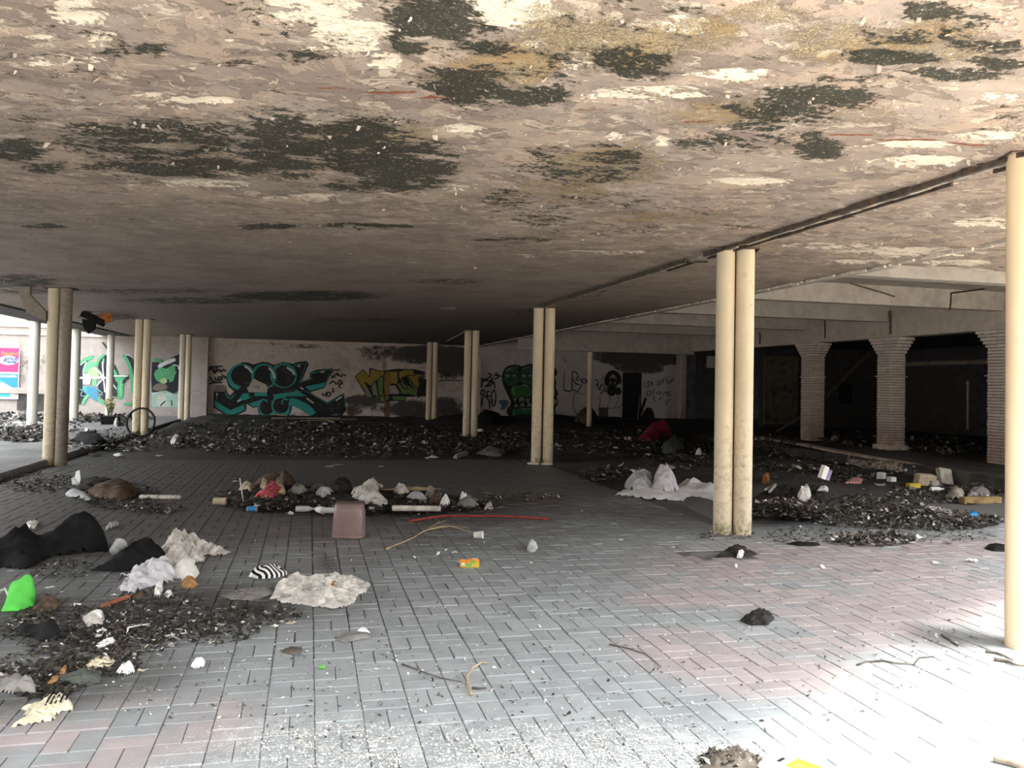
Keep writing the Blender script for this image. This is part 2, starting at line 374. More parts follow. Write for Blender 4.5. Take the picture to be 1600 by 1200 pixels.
def add_tone(me, val):
    at = me.attributes.new('tone', 'FLOAT', 'FACE'); at.data.foreach_set('value', val)
bl, bw, g = CELL / 2 - .0026, CELL / 4 - .0026, .0
def brick_mesh(along_y, tone, k):
    m = MB(); a, b = (bw, bl) if along_y else (bl, bw)
    m.bbox((-a, -b, -.02), (a, b, .0), .003)
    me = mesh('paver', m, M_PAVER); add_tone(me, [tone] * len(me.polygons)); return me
BR = {(o, k): brick_mesh(o, k / 7, k) for o in (0, 1) for k in range(8)}
cells = []
for i in range(-25, 75):
    for j in range(0, 80):
        x, y = PX + (i + .5) * CELL, PY + (j + .5) * CELL
        if x < XL + .1 or (y > YN and x > XR - .1) or x > 13: continue
        d = x * math.sin(YAW) + y * math.cos(YAW); u = x * math.cos(YAW) - y * math.sin(YAW)
        if d < 1.5 or abs(u) > d * .66 + .5 or y > 16.5: continue
        for h in (-1, 1):
            al = (i + j) % 2 == 0
            bx, by = (x + h * CELL / 4, y) if al else (x, y + h * CELL / 4)
            if px0 - .03 < bx < px1 + .03 and py0 - .03 < by < py1 + .03: continue
            inview = d > 3.0 and abs(u) < d * .62
            cells.append((d if inview else d + 100, bx, by, al))
cells.sort()
fld = MB(); tones = []
for n, (d, bx, by, al) in enumerate(cells):
    k = rnd.randrange(8); dz = rnd.gauss(0, .0015)
    if n < 300:
        o = link('paver', BR[(int(al), k)], floor, (bx, by, dz), (rnd.gauss(0, .004), rnd.gauss(0, .004), rnd.gauss(0, .006)))
    else:
        a, b = (bw, bl) if al else (bl, bw)
        ex, ey = rnd.gauss(0, .0012), rnd.gauss(0, .0012)
        z = [dz + sx * rnd.gauss(0, .0007) for sx in (1, 1, 1, 1)]; e = .003
        v = [(bx-a+ex,by-b+ey,-.012),(bx+a+ex,by-b+ey,-.012),(bx+a+ex,by+b+ey,-.012),(bx-a+ex,by+b+ey,-.012),
             (bx-a+e+ex,by-b+e+ey,z[0]),(bx+a-e+ex,by-b+e+ey,z[1]),(bx+a-e+ex,by+b-e+ey,z[2]),(bx-a+e+ex,by+b-e+ey,z[3])]
        fld.add(v, [(0,1,5,4),(1,2,6,5),(2,3,7,6),(3,0,4,7),(4,5,6,7)]); tones += [k / 7] * 5
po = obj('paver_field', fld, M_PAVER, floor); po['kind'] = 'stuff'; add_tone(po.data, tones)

# heaps of earth and ash that cover the far and the right-hand floor
def dirt_h(x, y):
    x = np.asarray(x, float); y = np.asarray(y, float)
    r = sstep(4.35, 5.2, x + .5 * (vnoise(x * .9, y * .9, 3) - .5)) * sstep(8.3, 10.0, y + 1.2 * (vnoise(x * .7, y * .7, 5) - .5))
    far = sstep(21, 27, y + 2.5 * (vnoise(x * .5, y * .5, 6) - .5)) * sstep(-4.4, -3.8, x)
    a = np.maximum(r, far)
    base = .035 + .11 * sstep(16, 27, y) * sstep(2, 8, x) + .05 * sstep(22, 30, y)
    lump = .16 * sstep(.52, .9, fbm(x * .55, y * .55, 11)) + .05 * (fbm(x * 2.2, y * 2.2, 13) - .4)
    lump = lump * (.35 + .65 * sstep(9.5, 13, y))
    wallp = .16 * sstep(31.6, 33, y) * fbm(x * 1.3, y * 1.3, 19)
    return np.where(a > .02, a * (base + lump) + wallp * a - .02, -.05)
def grid_mesh(xs, ys, zf):
    X, Y = np.meshgrid(xs, ys); Z = zf(X, Y); nx, ny = len(xs), len(ys)
    V = np.stack([X, Y, Z], -1).reshape(-1, 3)
    I = np.arange(nx * ny).reshape(ny, nx)
    Fc = np.stack([I[:-1, :-1], I[:-1, 1:], I[1:, 1:], I[1:, :-1]], -1).reshape(-1, 4)
    return V, Fc
def np_mesh(name, V, Fc, mats, smooth=True):
    me = bpy.data.meshes.new(name); me.from_pydata(V.tolist(), [], Fc.tolist())
    for m in (mats if isinstance(mats, (list, tuple)) else [mats]): me.materials.append(m)
    me.polygons.foreach_set('use_smooth', [smooth] * len(me.polygons)); me.update(); return me
V, Fc = grid_mesh(np.arange(-4.3, 12.6, .11), np.arange(8.0, 33.05, .11), dirt_h)
keep = V[:, 2][Fc].max(1) > -.03
de = link('floor_earth', np_mesh('floor_earth', V, Fc[keep], M_EARTH)); struct(de, 'dark earth and ash heaped over the far floor')
MOUNDS = []                                  # (x0, y0, cell, heights): rubbish mounds that other litter lies on
def gz(x, y):
    h = 0.0
    for x0, y0, cell, Z in MOUNDS:
        i, j = int((x - x0) / cell + .5), int((y - y0) / cell + .5)
        if 0 <= j < Z.shape[0] and 0 <= i < Z.shape[1]: h = max(h, float(Z[j, i]))
    return ground(x, y) + h
def ground(x, y):
    if x > 10.75 and y > 9.6: return .22
    if x < XL - .05: return CONC_Z
    return max(0.0, float(dirt_h(np.array([x]), np.array([y]))[0]))

mb = MB(); mb.bbox((-40, -20, -.1), (XL, 34, CONC_Z), .03)
struct(obj('courtyard_ground', mb, M_CONC), 'grey concrete strip beside the left columns')
mb = MB(); mb.bbox((10.85, 9.6, -.1), (24, 34, .20), .02)
struct(obj('platform', mb, M_SOOT), 'raised sooty floor behind the brick pillars')
# kerb: angled low wall, four lengths
M_KERB = plain('kerb_concrete', (.62, .55, .46), .25, 5, .9, .2, .5, (.12, .11, .10), 3)
k_px = [(1150, 692), (1240, 707), (1330, 728), (1418, 746)]
kp = [gp(*p) for p in k_px]
kr = struct(link('kerb', None), 'pale concrete kerb along the raised floor by the brick pillars')
for a, b in zip(kp[:-1], kp[1:]):
    d = (b - a); L = d.length; m4 = Matrix.Translation(a) @ Matrix.Rotation(math.atan2(d.y, d.x), 4, 'Z')
    mb = MB(); mb.bbox((0.006, 0, -.02), (L - .006, .30, .235), .015, 0, m4); obj('kerb_stone', mb, M_KERB, kr)
mb = MB(); q = gp(1418, 746)
mb.bbox((q.x - .1, q.y - 4.2, -.02), (q.x + .15, q.y, .25), .015); obj('kerb_stone', mb, M_SOOT, kr)

# ------------------------------------------------------------------ ceilings
def blob_eval(X, Y, blobs):
    out = np.zeros_like(X)
    for (bx, by, rx, ry, w) in blobs:
        c = cp(bx, by); u = (cp(bx + rx, by) - cp(bx - rx, by)) / 2; v = (cp(bx, by + ry) - cp(bx, by - ry)) / 2
        det = u.x * v.y - u.y * v.x
        dx, dy = X - c.x, Y - c.y
        a = (dx * v.y - dy * v.x) / det; b = (u.x * dy - u.y * dx) / det
        out = np.maximum(out, w * (1 - sstep(.45, 1.25, np.sqrt(a * a + b * b))))
    return out
MOLD = [(680,35,75,36,1),(635,70,30,18,.8),(735,135,70,26,.75),(830,150,60,14,1),(760,70,50,20,.6),(450,235,85,45,.85),(560,235,90,40,.9),(640,265,70,32,.9),(590,290,80,10,.9),
        (540,200,40,14,.8),(250,225,130,30,.72),(130,215,60,22,.55),(300,265,170,14,.8),(330,262,60,12,1),(20,235,55,16,.95),(70,262,40,8,.7),(990,100,65,22,.75),(1040,115,50,14,.5),
        (1270,155,100,18,.8),(1230,180,80,18,.7),(1400,95,70,9,1),(1480,120,100,12,.75),(1360,90,40,10,.9),(1545,75,60,10,.7),(1180,170,60,14,.5),(1280,235,42,14,1),(1240,215,50,10,.7),
        (1120,225,70,16,.5),(960,245,50,16,.65),(900,270,110,18,.55),(860,240,40,12,.5),(1450,20,50,16,.75),(1520,50,60,22,.6),(480,90,40,12,.55),(215,78,60,12,.5),(240,95,25,6,.7),
        (420,355,42,4,.9),(575,354,70,4,.85),(70,355,32,4,.85),(470,463,120,7,.95),(300,470,120,5,.6),(30,440,60,9,.75),(60,455,80,4,.6),(175,495,45,5,.8),(230,455,120,4,.5),
        (850,340,50,14,.5),(790,315,50,16,.5),(960,315,80,12,.4),(1060,330,90,9,.35),(360,100,50,6,.6),(40,185,30,10,.5),(800,375,70,4,.6),(1150,355,40,4,.5),(700,440,60,4,.5),(560,500,90,3,.5),
        (1390,60,60,14,.55),(1320,125,50,8,.6),(720,155,40,10,.8),(1190,200,50,8,.7),(880,130,30,14,.5),(1560,100,50,8,.8)]
OLIVE = [(800,105,90,40,.9),(920,60,120,45,.8),(990,80,110,45,.85),(1100,55,70,35,.7),(1300,70,120,45,.6),(1450,70,130,40,.7),(1150,180,130,30,.6),(950,260,110,40,.7),(880,300,110,25,.6),
         (1080,340,130,14,.6),(560,225,160,45,.6),(250,240,180,35,.45),(720,130,70,40,.6),(860,20,60,25,.6),(1200,20,80,20,.6),(1340,180,80,20,.5),(1000,340,100,14,.6),(720,300,70,20,.4)]
CREAM = [(790,22,110,36,1),(480,18,95,34,.95),(545,62,80,32,.95),(600,98,34,16,.9),(120,25,60,26,.85),(160,62,34,10,.9),(60,60,36,4,.9),(325,160,85,6,.95),(230,152,50,5,.7),(110,98,110,12,.55),
         (1010,150,120,16,.65),(1150,120,90,14,.8),(1300,88,30,7,.9),(1370,86,26,6,1),(1170,285,75,7,.95),(1430,232,80,9,.95),(1550,215,60,10,.8),(1440,255,90,10,.8),(1560,155,40,10,.6),
         (1420,395,150,9,.8),(1540,350,60,10,.7),(960,215,22,9,.9),(1035,225,15,10,1),(720,205,40,8,.9),(860,70,60,20,.5),(900,100,50,20,.6),(1060,40,70,18,.6),(300,290,130,8,.6),(470,310,80,6,.6),
         (150,120,80,10,.5),(700,482,22,4,1),(640,410,40,3,.6),(950,395,90,4,.6),(820,400,70,4,.5),(250,170,80,6,.4),(1350,410,60,4,.9),(1500,412,60,5,.9),(730,292,40,6,.6),(1300,385,100,6,.5)]
RUST = [(330,117,60,2.2,.55),(430,127,50,2.4,.6),(520,137,50,2.6,.8),(610,147,60,3,1),(690,155,50,3,.95),(910,175,60,2.2,.7),(960,180,30,2,.6),(1090,190,40,2.4,.9),(1190,205,80,2.2,.55),
        (1330,213,60,2.5,.8),(1420,221,70,2.6,.95),(1510,229,60,2.4,.8),(1010,52,26,10,.5)]
ys = [1.0]
while ys[-1] < 33.1: ys.append(ys[-1] + .022 * max(1, (ys[-1] / 3.2)) ** 1.25)
ys = np.array(ys); XC0, XC1 = -6.45, 6.55
def ceil_fields(X, Y):
    f = dict(mold=blob_eval(X, Y, [(a, b, rx * 1.22, ry * 1.35, min(1, w * 1.1)) for a, b, rx, ry, w in MOLD]), olive=blob_eval(X, Y, OLIVE), cream=blob_eval(X, Y, CREAM), rust=blob_eval(X, Y, RUST))
    near = 1 - sstep(6.5, 10.5, Y - X * .12)
    f['flak'] = .15 + .85 * near
    f['mold'] = np.maximum(f['mold'], .32 * near * sstep(.5, .75, fbm(X * .8, Y * .8, 41)))
    f['cream'] = f['cream'] + .16 * near - .25 * sstep(8, 14, Y)
    f['soot_shade'] = .55 * sstep(8, 22, Y) * (1 - .55 * sstep(-2.5, -6, X)) + .25 * sstep(0, 6, X) * sstep(12, 20, Y)  # fading light down the hall put into the colour, weaker by the open left
    return f
def ceil_z(X, Y, f):
    n = fbm(X * 3.1, Y * 3.1, 23); n2 = fbm(X * 11, Y * 11, 29)
    e = f['cream'] + 1.1 * (n - .5) + .3 * (n2 - .5)
    near = 1 - sstep(9, 14, Y)
    dep = .014 * sstep(.50, .56, e) * near                       # where the paint has fallen the ceiling is deeper
    sc1 = .010 * sstep(.56, .58, fbm(X * 1.9 + 5, Y * 2.6, 31)) * near
    return HC + dep + sc1 - .006 * (n2 - .5) * near - .012 * (n - .5) + .012 * (vnoise(X * 6, Y * 6, 3) - .5) * f['mold'] * near
FRONT = [(-7.35, .9), (1.0, .95), (5.15, 3.6), (14.2, 7.6)]            # unseen roof edge, slanted to shape the sun patch on the floor
def front_y(x):
    for (x0, y0), (x1, y1) in zip(FRONT[:-1], FRONT[1:]):
        if x <= x1: return y0 + (y1 - y0) * (x - x0) / (x1 - x0)
    return FRONT[-1][1]
def ceiling_patch(name, xs, ys, parent=None):
    f = {}
    def zf(X, Y):
        f.update(ceil_fields(X, Y)); return ceil_z(X, Y, f)
    V, Fc = grid_mesh(xs, ys, zf)
    fy = np.interp(V[:, 0], [p[0] for p in FRONT], [p[1] for p in FRONT]); Fc = Fc[(V[:, 1] > fy + .05)[Fc].all(1)]
    me = np_mesh(name, V, Fc[:, ::-1], M_CEIL)
    for k, v in f.items():
        a = me.attributes.new(k, 'FLOAT', 'POINT'); a.data.foreach_set('value', v.astype(np.float32).ravel())
    return link(name, me, parent)
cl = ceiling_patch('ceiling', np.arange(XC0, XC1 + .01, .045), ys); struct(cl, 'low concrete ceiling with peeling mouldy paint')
c2 = ceiling_patch('ceiling_bay', np.arange(XC1, 14.0, .05), np.arange(1.0, 8.45, .04)); struct(c2, 'peeling ceiling bay at the right front')
mb = MB()
def slab_prism(pts, z0, z1):
    n = len(pts); mb.add([(x, y, z0) for x, y in pts] + [(x, y, z1) for x, y in pts], [tuple(range(n))[::-1], tuple(range(n, 2 * n))] + [(i, (i + 1) % n, n + (i + 1) % n, n + i) for i in range(n)])
slab_prism([FRONT[0], FRONT[1], FRONT[2], (6.6, front_y(6.6)), (6.6, 33.0), (-7.35, 33.0)], HC + .05, HC + .40)
slab_prism([(6.6, front_y(6.6)), (14.2, 7.6), (14.2, 8.45), (6.6, 8.45)], HC + .05, HC + .40)
for (x0, y0), (x1, y1) in zip(FRONT[:-1], FRONT[1:]):
    slab_prism([(x0, y0), (x1, y1), (x1, y1 + .12), (x0, y0 + .12)], HC - .02, HC + .06)
struct(obj('roof_slab', mb, M_BEAM), 'concrete roof slab')
mb = MB(); mb.box((6.55, 8.3, 3.46), (24, 34, 3.7)); mb.box((6.6, 8.44, HC), (14.2, 8.46, 3.5)); mb.box((6.55, 8.44, HC - .02), (6.7, 33, 3.5)); struct(obj('ceiling_upper', mb, M_BEAM), 'higher painted ceiling over the right bay')
for Y in (10.0, 13.25, 16.45, 19.7, 22.95):
    mb = MB(); mb.box((6.6, Y - .12, 3.11), (12.7, Y + .12, 3.47)); struct(obj('ceiling_beam', mb, M_BEAM), 'pale concrete cross beam in the right bay')
mb = MB(); mb.box((6.6, 26.3, 2.66), (12.75, 26.6, 3.47)); struct(obj('ceiling_beam', mb, M_BEAM), 'deep stained cross beam in front of the back wall')
mb = MB(); mb.box((12.7, 6.5, 2.76), (13.1, 26.6, 3.5)); struct(obj('wall_lintel', mb, M_LINTEL), 'pale lintel wall over the brick pillars')
# dark soffit of the edge beam on the left
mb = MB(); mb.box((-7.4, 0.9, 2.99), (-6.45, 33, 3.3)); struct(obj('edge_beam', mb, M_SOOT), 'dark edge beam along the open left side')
# strips under the ceiling
def strip(name, x, y0, y1, w, h, mat, label, n=40, jag=0.0, seed=1):
    r2 = random.Random(seed); mb = MB(); pts = []
    for i in range(n):
        t0 = y0 + (y1 - y0) * i / n; t1 = y0 + (y1 - y0) * (i + 1) / n
        if r2.random() < jag * .25: continue
        hh = h * (1 + jag * r2.uniform(-.5, .6)); ww = w * (1 + jag * r2.uniform(-.3, .3)); dx = jag * r2.gauss(0, .01)
        mb.box((x + dx - ww / 2, t0, HC - hh), (x + dx + ww / 2, t1, HC + .02))
    return struct(obj(name, mb, mat), label)
strip('trim_1', 4.28, 3.1, 15.0, .035, .022, M_TRIM, 'thin dark batten under the ceiling along the column row', 60, .3, 3)
strip('trim_2', 4.20, 3.1, 16.5, .022, .035, M_METAL, 'dark metal conduit along the column row', 30, .25, 4)
strip('trim_3', 4.35, 3.1, 10.5, .018, .032, M_METAL, 'second dark conduit along the column row', 20, .25, 5)
M_EDGE = plain('flaking_edge', (.62, .57, .5), .2, 8, .8)
strip('trim_4', 6.535, 6.3, 33, .03, .025, M_EDGE, 'pale flaking edge of the low ceiling', 220, .6, 6)

# ------------------------------------------------------------------ walls
def wall_grid(name, x0, x1, z0, z1, y, mat, blobs=(), step=.12, label='', rust=()):
    xs = np.arange(x0, x1 + step * .5, step); zs = np.arange(z0, z1 + step * .5, step)
    V, Fc = grid_mesh(xs, zs, lambda a, b: a * 0)
    Xs, Zs = V[:, 0].copy(), V[:, 1].copy()
    V = np.stack([Xs, y + .012 * (fbm(Xs * 3, Zs * 3, 5) - .5), Zs], -1)
    me = np_mesh(name, V, Fc, mat)
    for nm, bl in (('dark', blobs), ('rust', rust)):
        o = np.zeros(len(Xs))
        for (bx, by, rx, ry, w) in bl:
            c = wp(bx, by, y); c1 = wp(bx + rx, by, y); c3 = wp(bx, by - ry, y)
            ax, az = abs(c1.x - c.x), abs(c3.z - c.z)
            o = np.maximum(o, w * (1 - sstep(.5, 1.2, np.sqrt(((Xs - c.x) / ax) ** 2 + ((Zs - c.z) / az) ** 2))))
        a = me.attributes.new(nm, 'FLOAT', 'POINT'); a.data.foreach_set('value', o.astype(np.float32))
    o = link(name, me); struct(o, label); return o
YW = 33.0
WD = [(680,552,90,16,.95),(620,548,90,12,.7),(590,553,40,14,.6),(650,560,60,12,.7),(710,570,40,26,.85),(570,625,40,12,.85),(600,632,40,20,.6),(640,640,40,20,.85),(690,640,45,26,.8),(720,652,30,18,.8),
      (655,600,14,24,.85),(505,650,90,8,.5),(350,655,40,6,.5),(335,560,8,30,.35),(552,640,20,12,.75),(410,537,60,4,.6),(480,541,60,5,.6),(338,620,14,40,.35),(545,590,18,8,.3),(700,556,60,10,.9)]
wall_b = wall_grid('wall_back', -3.95, 6.6, 0, 3.3, YW, M_WALL, WD, label='stained back wall with teal and yellow graffiti',
                   rust=[(606,640,7,26,.9),(604,610,6,22,.75),(600,570,6,30,.6),(520,560,14,14,.4),(545,575,8,12,.5)])
WD2 = [(985,560,70,16,.95),(1010,552,60,16,1),(1045,560,40,14,.8),(960,552,50,10,.7),(760,546,30,5,.3),(1000,575,50,12,.9)]
wall_c = wall_grid('wall_back_right', 6.55, 15.7, 0, 3.5, YW - .02, M_WALLGREY, WD2, label='grey plaster back wall with green face graffiti')
wall_l = wall_grid('wall_left', -34, -4.0, 0, 6.0, YW - .03, M_WALLPALE, [(215,545,8,40,.35),(255,535,60,5,.25),(295,640,20,12,.3)], .25, label='pale courtyard wall with green graffiti')
def wbox(name, a, b, y0, y1, mat, label, z0=None, z1=None):
    p, q = wp(a[0], a[1], y0), wp(b[0], b[1], y0)
    mb = MB(); mb.box((min(p.x, q.x), y0, min(p.z, q.z) if z0 is None else z0), (max(p.x, q.x), y1, max(p.z, q.z) if z1 is None else z1))
    return struct(obj(name, mb, mat), label)
wbox('wall_pier', (312, 533), (322, 655), 32.72, 33.1, M_WALLPALE, 'narrow pale pier between courtyard wall and back wall', 0, 3.04)
wbox('wall_plinth', (300, 611), (322, 655), 32.6, 33.0, M_WALLPALE, 'low pale block at the foot of the pier', 0)
wbox('trim_5', (120, 634), (312, 650), 32.85, 33.0, M_WALLPALE, 'projecting pale base course under the green graffiti', 0, wp(200, 635.5).z)
wbox('trim_7', (-900, 614), (118, 622), 32.80, 33.0, M_WALLPALE, 'pale ledge along the courtyard wall', wp(60, 615).z, wp(60, 606).z)
wbox('trim_8', (-900, 522), (215, 524), 32.90, 33.0, M_WALL, 'thin ledge high on the courtyard wall', wp(60, 524).z, wp(60, 521.5).z)
wbox('trim_9', (-900, 510), (150, 511.5), 32.90, 33.0, M_WALL, 'second ledge high on the courtyard wall', wp(60, 512).z, wp(60, 510).z)
wbox('wall_opening', (27, 617), (75, 641), 32.9, 33.05, M_SOOT, 'dark low opening in the courtyard wall')
wbox('wall_pilaster', (745.5, 560), (749.5, 664), 32.75, 33.0, M_PIPEW, 'thin white corner post where the two back walls meet', 0, 2.6)
wbox('wall_pillar', (1063, 556), (1075, 664), 32.6, 33.0, M_LINTEL, 'pale pilaster at the end of the grey wall', 0, 3.4)
wbox('wall_pillar_dark', (1076, 556), (1086, 664), 32.4, 33.0, M_SOOT, 'dark brick pier beside the pale pilaster', 0, 3.4)
# doorway in the grey wall
mb = MB(); a, b = wp(973, 582), wp(1000, 664); D0, D1, DT = a.x, b.x, a.z
mb.box((D0, 32.9, 0), (D1, 32.99, DT)); d1 = struct(obj('door_1', mb, M_VOID), 'dark open doorway in the grey back wall')
fr = MB(); fr.box((D1, 32.86, 0), (D1 + .09, 33, DT + .02)); obj('door_frame', fr, M_WALLGREY, d1)
wbox('wall_recess', (937, 637), (950, 663), 32.9, 33.0, M_SOOT, 'dark patch where a panel is missing beside the doorway', 0)
# room behind the pillars
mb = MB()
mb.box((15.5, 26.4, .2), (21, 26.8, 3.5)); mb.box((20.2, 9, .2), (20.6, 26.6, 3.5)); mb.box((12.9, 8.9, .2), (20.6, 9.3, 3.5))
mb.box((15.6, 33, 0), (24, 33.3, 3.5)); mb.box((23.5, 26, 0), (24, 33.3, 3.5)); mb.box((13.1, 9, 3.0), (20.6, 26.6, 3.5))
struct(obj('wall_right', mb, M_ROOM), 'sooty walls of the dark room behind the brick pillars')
def rbox(name, a, b, y0, y1, mat, label):
    p, q = wp(a[0], a[1], y0), wp(b[0], b[1], y0)
    mb = MB(); mb.box((min(p.x, q.x), y0, min(p.z, q.z)), (max(p.x, q.x), y1, max(p.z, q.z))); return struct(obj(name, mb, mat), label)
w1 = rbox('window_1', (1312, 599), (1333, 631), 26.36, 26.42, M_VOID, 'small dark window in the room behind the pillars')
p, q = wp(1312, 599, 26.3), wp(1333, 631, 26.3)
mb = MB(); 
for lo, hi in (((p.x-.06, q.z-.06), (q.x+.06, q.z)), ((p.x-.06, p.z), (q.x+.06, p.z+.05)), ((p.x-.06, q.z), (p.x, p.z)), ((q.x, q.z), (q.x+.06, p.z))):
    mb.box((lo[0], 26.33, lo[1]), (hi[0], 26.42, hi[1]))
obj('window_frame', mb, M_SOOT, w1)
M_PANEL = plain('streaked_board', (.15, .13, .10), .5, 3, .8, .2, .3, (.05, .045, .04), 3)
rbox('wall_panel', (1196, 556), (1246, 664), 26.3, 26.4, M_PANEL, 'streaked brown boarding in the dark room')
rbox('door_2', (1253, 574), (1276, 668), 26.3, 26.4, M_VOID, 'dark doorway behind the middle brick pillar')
rbox('wall_patch', (1105, 556), (1119, 575), 32.9, 33.0, M_LINTEL, 'pale patch on the wall beyond the nearest columns')
# added out of view: blocks that cut sun and sky, paving that bounces sun
mb = MB(); mb.box((-7.2, 6.0, HC + .42), (8, 33.5, 14)); struct(obj('wall_sun_blocker', mb, M_WALLPALE), 'unseen block added over the hall to shade the courtyard')
mb = MB(); mb.box((-34, -12, 0), (COURT_X, 33, COURT_H)); struct(obj('wall_court_blocker', mb, M_WALLPALE), 'unseen wall added to cut the sky over the courtyard')
mb = MB(); mb.box((-30, STREET_Y - 6, 0), (60, STREET_Y, STREET_H)); struct(obj('wall_street_blocker', mb, M_BEAM), 'unseen wall added to cut low sky light from the front')
M_PAVE = plain('bounce_paving', (.52, .465, .39), .1, 3, .9, .2, .2)
mb = MB(); slab_prism([(-30, -30), (60, -30), (60, 9), (15, 9), (5.2, 3.5), (1.2, .9), (-30, .9)], -.006, .004); struct(obj('pavement_bounce', mb, M_PAVE), 'unseen pale ground added to bounce sunlight onto the ceiling')

# ------------------------------------------------------------------ columns of paired steel pipes
AX = Vector((.94, -.34, 0)).normalized()
def pipe_mesh(r, h, mat, seed, seam=True):
    r2 = random.Random(seed); mb = MB(); prof = [(r * 1.0, 0)]
    for k in range(1, 13):
        z = h * k / 13; prof.append((r * (1 + r2.uniform(-.006, .006)), z))
    if seam: zs = h * r2.choice([.54, .62, .7]); prof += [(r, zs), (r * .985, zs + .006), (r, zs + .012)]; prof.sort(key=lambda p: p[1])
    prof.append((r, h)); mb.lathe(prof, 28)
    return mesh('pipe', mb, mat, True)
def twin(Xc, Yc, mats, label, seed, h=HC + .02, r=.097, gap=.113, z0=0.0, bracket=False, base=False):
    t = link('twin_pipe_column', None, None, (Xc, Yc, z0)); tag(t, label, 'column', 'paired pipe columns')
    for s, m in ((-1, mats[0]), (1, mats[1])):
        p = AX * gap * s
        link('pipe', pipe_mesh(r, h - z0, m, seed + s), t, (p.x, p.y, 0), (0, 0, rnd.uniform(0, 6)))
    w = MB(); M4 = Matrix.Rotation(math.atan2(AX.y, AX.x), 4, 'Z')
    w.box((-gap, .02, 0.0), (gap, .035, h - z0), 0, M4); obj('web_plate', w, M_METAL, t)
    c = MB(); c.bbox((-gap - r - .03, -r - .03, h - z0 - .035), (gap + r + .03, r + .03, h - z0 - .012), .004, 0, M4); obj('cap_plate', c, M_METAL, t)
    if base:
        for s in (-1, 1):
            b = MB(); b.bbox((s * gap - .13, -.20, 0.004), (s * gap + .09, -.10, .035), .006, 0, M4); obj('base_tile', b, M_EDGE, t, rot=(0, 0, .1 * s))
    if bracket:
        b = MB(); bz = h - z0
        b.box((-.62, -.06, bz - .16), (-.46, .06, bz - .01)); b.add([(-.62,-.06,bz-.16),(-.46,-.06,bz-.16),(-.2,-.06,bz-.44),(-.2,-.06,bz-.60),(-.50,-.06,bz-.46),
               (-.62,.06,bz-.16),(-.46,.06,bz-.16),(-.2,.06,bz-.44),(-.2,.06,bz-.60),(-.50,.06,bz-.46)],
              [(0,1,2,3,4),(9,8,7,6,5),(0,5,6,1),(1,6,7,2),(2,7,8,3),(3,8,9,4),(4,9,5,0)]); obj('bracket', b, M_PIPEG, t)
    return t
twin(4.26, 4.27, (M_PIPEL, M_PIPEL), 'bright cream pipe column cut by the right edge of the photo', 1, gap=.113).location = Vector((4.28, 4.27, 0)) + AX * .113
twin(4.40, 8.11, (M_PIPE, M_PIPE), 'tall cream twin-pipe column beside the sunken hole in the paving', 3, gap=.103)
twin(4.40, 15.62, (M_PIPE, M_PIPE), 'cream twin-pipe column in front of the green face graffiti', 5, base=True)
twin(4.42, 23.2, (M_PIPE, M_PIPE), 'cream twin-pipe column at the white corner post of the back wall', 7)
twin(4.42, 31.0, (M_PIPE, M_PIPE), 'farthest cream twin-pipe column of the middle row, right of the yellow graffiti', 9)
twin(-4.20, 15.72, (M_PIPE, M_PIPEG), 'grimy twin-pipe column with a bent bracket and mossy foot', 11, bracket=True)
twin(-4.24, 23.3, (M_PIPE, M_PIPE), 'twin-pipe column with a bicycle tyre leaning on it', 13)
twin(-4.22, 30.8, (M_PIPEW, M_PIPE), 'farthest left twin-pipe column beside the narrow pale pier', 15)
def single(x, y, r, mat, label, seed, h, z0):
    t = link('pipe_column', None, None, (x, y, z0)); tag(t, label, 'column')
    link('pipe', pipe_mesh(r, h - z0, mat, seed), t)
    c = MB(); c.bbox((-r - .03, -r - .03, h - z0 - .02), (r + .03, r + .03, h - z0), .004); obj('cap_plate', c, M_METAL, t)
single(-7.42, 25.5, .135, M_PIPEW, 'single pale pipe column nearest the pink poster', 21, 3.03, CONC_Z)
single(-7.14, 28.6, .125, M_PIPEW, 'single pale pipe column left of the green courtyard graffiti', 22, 3.0, CONC_Z)
single(-6.85, 31.9, .12, M_PIPEW, 'single pale pipe column with weeds at its foot', 23, 3.0, CONC_Z)
q = wp(927, 600, 26.1)
single(q.x, 26.45, .088, M_PIPE, 'slim cream pipe column in front of the grey wall lettering', 24, 2.67, .1)

